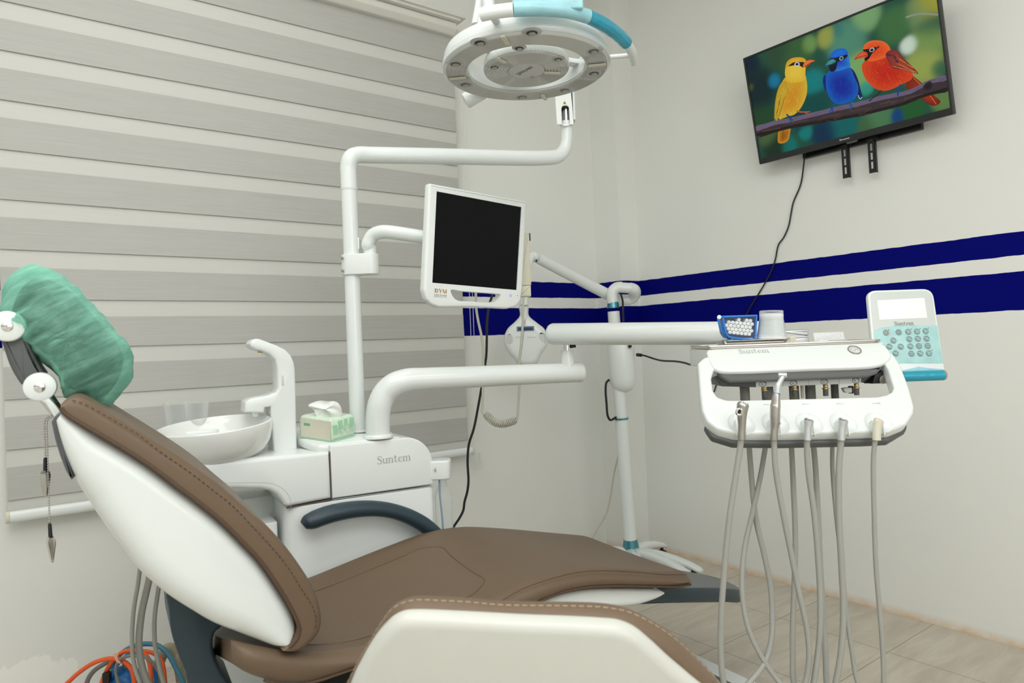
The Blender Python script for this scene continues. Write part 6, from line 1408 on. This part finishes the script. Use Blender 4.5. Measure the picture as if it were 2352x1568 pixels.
q = MB(); bkp = SO.pt(0, -.02, .03); q.tube([sc_+UPZ*.38-FW*.05, sc_+UPZ*.36-FW*.17, V((SO.pt(-.0, 0, .045).x, SO.pt(0, 0, .045).y, .45)), V((SO.pt(0, 0, .045).x, SO.pt(0, 0, .045).y, .62))], .016, 16, n=6); q.build('back_support', M['chrome'], so)
for k in range(5):
    an = 2*math.pi*k/5+.4; dv = V((math.cos(an), math.sin(an), 0)); q = MB(); q.tube([sc_+UPZ*.085, sc_+dv*.12+UPZ*.08, sc_+dv*.27+UPZ*.06], [.024, .019, .013], 14); q.build('base_leg', M['chrome'], so)
    q = MB(); cw = sc_+dv*.255+UPZ*.025; sd = V((-dv.y, dv.x, 0)); q.cyl(cw-sd*.012, cw+sd*.012, .025, 18, .004); q.tube([cw, cw+UPZ*.035], .007, 8); q.build('castor', M['black'], so)
# ------------------------------------------------------------------ white foot-control housing on the floor, right of the stool
def gp(u, v, z=0): r = ray(u, v); return EYEP+r*((z-EYE)/r.z)
f0, f1 = gp(1600, 1501, .05), gp(1722, 1557, .05)
FD = (f1-f0).normalized(); FPl = Pl(f0, FD, V((-FD.y, FD.x, 0)))
ft = thing('foot_control', 'low white foot-control housing on the tiled floor beyond the stool', 'foot control', f0+FD*.1-FPl.ey*.12); ft.location.z = 0
q = MB(); q.prism(FPl, fillet([(-.16, -.26), (.30, -.26), (.30, 0), (-.16, 0)], .03, 5), 0, .045, .010, 3); q.build('housing', M['white'], ft)
q = MB(); q.prism(Pl(FPl.pt(0, 0, -.0), FD, FPl.ey), fillet([(-.02, -.24), (.24, -.24), (.24, -.09), (-.02, -.09)], .02, 4), -.018, .01, .006, 2); q.build('pedal', M['slate'], ft)
q = MB(); q.prism(FPl, fillet([(-.15, -.25), (.29, -.25), (.29, -.01), (-.15, -.01)], .03, 5), .044, .05, 0); q.build('rubber_base', M['black'], ft)
# ------------------------------------------------------------------ hoses, cables and the blue canister low at the left
LD2 = 1.80
def loose(name, pts, r, m, label, cat, n=6, seg=12): q = MB(); q.tube(pts, r, seg, n=n); return tag(q.build(name, M[m]), label, cat)
def lp_(pts, d): return [P(u, v, d if not isinstance(d, tuple) else d[0]+(d[1]-d[0])*i/(len(pts)-1)) for i, (u, v) in enumerate(pts)]
loose('suction_hose', lp_([(322, 1300), (317, 1340), (307, 1400), (303, 1470), (308, 1525), (322, 1568), (345, 1640), (380, 1690), (430, 1700)], (1.60, 1.66)), .0048, 'hose', 'thin grey hose hanging behind the backrest, leftmost of the three', 'hose')
loose('suction_hose', lp_([(346, 1315), (338, 1350), (325, 1410), (319, 1480), (326, 1530), (342, 1575), (372, 1640), (410, 1680), (450, 1690)], (1.62, 1.68)), .0080, 'hose', 'thickest of the three grey hoses hanging behind the backrest', 'hose')
loose('suction_hose', lp_([(368, 1330), (362, 1365), (355, 1420), (356, 1480), (366, 1530), (378, 1575), (400, 1640), (430, 1680), (460, 1690)], (1.64, 1.70)), .0052, 'hose', 'thin grey hose nearest the slate chair link behind the backrest', 'hose')
fl2 = lambda u, v, z: gp(u, v, z)
OD = 1.98
def tofloor(p, dx=0, dy=0): return V((p.x+dx, p.y+dy, .006))
oc = lp_([(148, 1574), (180, 1545), (215, 1522), (250, 1512), (276, 1515), (296, 1528), (306, 1550), (306, 1590), (285, 1625)], OD)
loose('orange_cable', [tofloor(P(60, 1640, OD), .0, -.05), P(100, 1612, OD)]+oc+[tofloor(P(262, 1640, OD))], .0062, 'orange', 'bright orange cable arching low over the floor at far left', 'cable')
loose('orange_cable', [tofloor(P(222, 1640, OD+.03))]+lp_([(228, 1590), (236, 1560), (254, 1524), (274, 1502), (295, 1494), (325, 1496), (340, 1512), (346, 1545), (340, 1600)], OD+.02)+[tofloor(P(330, 1650, OD+.02))], .0062, 'orange', 'tall loop of orange cable tied beside the blue canister', 'cable')
loose('orange_cable', lp_([(318, 1495), (340, 1496), (356, 1502), (372, 1520), (380, 1570), (384, 1630)], (OD+.04, OD+.06))+[tofloor(P(386, 1660, OD+.06))], .0056, 'orange', 'short run of orange cable passing behind the grey hoses', 'cable')
q = MB(); q.tube([P(262, 1501, OD-.012), P(267, 1512, OD-.014), P(271, 1521, OD-.012)], .003, 8, n=4); q.tube([P(271, 1500, OD-.012), P(268, 1511, OD-.014), P(276, 1522, OD-.012)], .003, 8, n=4); tag(q.build('cable_tie', mat('pink_tie', (.78, .40, .30), .5, var=.05)), 'pale pink tie knotted round the orange cables', 'cable tie')
q = MB(); q.ball(P(282, 1566, OD+.06), .058, .045, .046, RT, FW, UPZ, 28, 14); cn = thing('blue_canister', 'glossy blue round canister low on the floor among the cables', 'canister', tofloor(P(282, 1566, OD+.06)) - V((0, 0, .006)))
q.build('shell', M['blue'], cn)
cb_ = P(282, 1566, OD+.06); q = MB(); q.lathe([(0, cb_.z-.04), (.03, cb_.z-.04), (.034, .01), (.036, 0), (0, 0)], V((cb_.x, cb_.y, 0)), UPZ, 28); q.build('stand', M['slate'], cn)
q = MB(); q.cyl(P(296, 1560, OD+.02), P(252, 1556, OD+.0), .020, 16, .004); 
q = MB(); q.box(Pl(P(247, 1556, OD+.01), RT, UPZ), -.010, -.012, .010, .016, -.01, .012, .002); q.build('valve', M['black'], cn)
loose('blue_hose', [tofloor(P(262, 1660, OD+.10))]+lp_([(258, 1600), (253, 1560), (262, 1520), (282, 1497), (308, 1483), (335, 1478), (362, 1482), (385, 1500), (405, 1535), (425, 1580)], (OD+.10, OD+.06))+[tofloor(P(440, 1640, OD+.06))], .0070, 'bluehose', 'blue-grey hose looped high behind the orange cables', 'hose')
loose('blue_hose', [tofloor(P(256, 1640, OD+.0))]+lp_([(252, 1590), (256, 1556), (266, 1530)], OD+.02)+lp_([(300, 1500), (335, 1508), (352, 1530), (360, 1570), (358, 1610)], OD+.05)+[tofloor(P(356, 1650, OD+.05))], .0055, 'blue', 'saturated blue hose curling round the blue canister', 'hose')
loose('grey_cable', [tofloor(P(270, 1660, OD-.02))]+lp_([(280, 1590), (270, 1562), (266, 1536), (274, 1516), (296, 1506), (320, 1506), (340, 1512)], OD-.01)+[P(372, 1560, OD+.02), tofloor(P(380, 1640, OD+.02))], .0045, 'hosedark', 'thin dark grey cable looped inside the orange cable', 'cable')
loose('conduit', [tofloor(P(190, 1650, OD+.04))]+lp_([(195, 1590), (202, 1560), (216, 1540), (240, 1524), (262, 1512)], OD+.03)+[P(285, 1520, OD+.05), tofloor(P(300, 1640, OD+.06))], .0065, 'hosedark', 'dark grey ribbed conduit emerging under the orange cable arch', 'conduit')
M['ribhose'] = mat('clear_ribbed_hose', (.38, .34, .22), .25, var=.12, scale=40, coat=.4)
q = MB(); pth = catmull([tofloor(P(352, 1650, OD+.14))]+lp_([(358, 1590), (362, 1540), (372, 1505), (388, 1488), (404, 1500), (412, 1530), (418, 1570)], OD+.12)+[tofloor(P(424, 1640, OD+.12))], 26); q.tube(pth, [.0150+.0011*(i % 2) for i in range(len(pth))], 16)
tag(q.build('ribbed_hose', M['ribhose']), 'thick yellowish ribbed clear hose arched beside the slate chair link', 'hose')
# ------------------------------------------------------------------ leads hanging behind the monitor, and the coiled cord
KD = 2.60
q = MB(); q.tube(lp_([(1140, 640), (1130, 680), (1124, 700), (1119, 735), (1118, 780), (1117, 815), (1113, 845), (1106, 890), (1098, 935), (1088, 985), (1077, 1020), (1074, 1060), (1076, 1105), (1073, 1130), (1067, 1152), (1064, 1172), (1055, 1190), (1043, 1208), (1030, 1235), (1026, 1290), (1028, 1340)], KD)+[tofloor(P(1030, 1372, KD))], .0046, 10, n=5)
tag(q.build('power_lead', M['rubber']), 'black lead wandering down the wall from behind the monitor to the floor', 'cord')
cc_ = thing('coiled_cord', 'beige coiled telephone-style cord drooping below the white delivery arm', 'cord', P(1150, 960, KD-.05))
KD2 = KD-.05
q = MB(); q.tube(lp_([(1092, 640), (1093, 672), (1093, 700), (1098, 735), (1106, 772), (1109, 800), (1110, 840), (1109.5, 890), (1108, 930), (1108, 944), (1112, 950)], KD2), .0046, 10, n=5); q.build('straight_run', M['lightcable'], cc_)
q = MB(); q.tube(lp_([(1205, 660), (1202, 690), (1201, 740), (1197, 790), (1193, 830), (1192.5, 890), (1190.5, 930), (1188.5, 955), (1186, 966)], KD2), .0046, 10, n=5); q.build('straight_run', M['lightcable'], cc_)
ax_p = catmull(lp_([(1113, 949), (1120, 955), (1131, 966), (1143, 972), (1158, 973), (1172, 969), (1186, 964)], KD2), 12)
cum = [0]
for i in range(len(ax_p)-1): cum.append(cum[-1]+(ax_p[i+1]-ax_p[i]).length)
tot = cum[-1]; turns = 20; NP = turns*12; hel = []
for k in range(NP+1):
    s_ = tot*k/NP; i = max(j for j in range(len(cum)) if cum[j] <= s_+1e-9); i = min(i, len(ax_p)-2)
    c = ax_p[i].lerp(ax_p[i+1], (s_-cum[i])/max(cum[i+1]-cum[i], 1e-6)); t = (ax_p[i+1]-ax_p[i]).normalized(); e1 = t.cross(FW).normalized(); e2 = t.cross(e1)
    an = 2*math.pi*k/12; rr_ = .0125 if 12 < k < NP-12 else .0095; hel.append(c+e1*math.cos(an)*rr_+e2*math.sin(an)*rr_)
q = MB(); q.tube(hel, .0028, 8); q.build('coil', M['lightcable'], cc_)
q = MB(); q.prism(hor(.8745), fillet([(-.56, .215), (-.40, .215), (-.40, .37), (-.56, .37)], .03), 0, .09, .006); q.build('cup_shelf', M['white'], un)
# ------------------------------------------------------------------ clear cups behind the spittoon bowl
CPD = 2.02
for k, (u, v, lab) in enumerate(((452, 955, 'clear plastic cup with a white glint standing behind the spittoon bowl'), (405, 960, 'faint clear cup at left behind the spittoon bowl'))):
    c = P(u, v, CPD+.03*k); c.z = .9055; q = MB(); q.lathe([(0, -.030), (.024, -.030), (.0255, -.028), (.0345, .045), (.0355, .046), (.0340, .046), (.0250, -.027), (0, -.0285)], c, UPZ, 36); 
    t = thing('plastic_cup', lab, 'cup', c-UPZ*.03); q.build('cup_wall', M['clearfaint'], t)
    q = MB(); q.lathe([(0, -.0305), (.03, -.0305), (.03, -.034), (0, -.034)], c, UPZ, 24)
# ================================================================== light, camera, view
def lamp(name, loc, size, power, col, rot=(0, 0, 0), sizey=None):
    l = bpy.data.lights.new(name, 'AREA'); l.shape = 'RECTANGLE'; l.size = size; l.size_y = sizey or size; l.energy = power; l.color = col
    o = bpy.data.objects.new(name, l); COL.objects.link(o); o.location = loc; o.rotation_euler = rot; return o
for x, y, e in ((.35, 1.45, 12), (-.35, -1.0, 26), (.75, -1.1, 20), (-.45, .45, 20)):
    lamp('ceiling_panel_light', (x, y, 2.96), 1.5, e, (1, 1, .985), sizey=1.5)
lamp('rear_fill_light', (.55, YB+.03, 1.65), 1.9, 14, (1, 1, .99), (R_(90), 0, 0), 1.3)  # added fill behind the camera for frontal light; no window known there
w = bpy.data.worlds.new('room_air'); S.world = w; w.use_nodes = True
w.node_tree.nodes['Background'].inputs[0].default_value = (.9, .95, 1, 1); w.node_tree.nodes['Background'].inputs[1].default_value = .2
cam = bpy.data.cameras.new('camera'); co = bpy.data.objects.new('camera', cam); COL.objects.link(co)
cam.sensor_width = 36; cam.lens = FP/2352*36; cam.clip_start = .02
co.matrix_world = Matrix.Translation(EYEP) @ MC.to_4x4()
cam.dof.use_dof = True; cam.dof.focus_distance = 2.0; cam.dof.aperture_fstop = 5.6
S.camera = co
S.view_settings.view_transform = 'Standard'; S.view_settings.look = 'None'; S.view_settings.gamma = 1; S.view_settings.exposure = .09; S.view_settings.use_curve_mapping = False
S.cycles.max_bounces = 10; S.cycles.transparent_max_bounces = 24; S.cycles.diffuse_bounces = 6; S.cycles.use_denoising = True
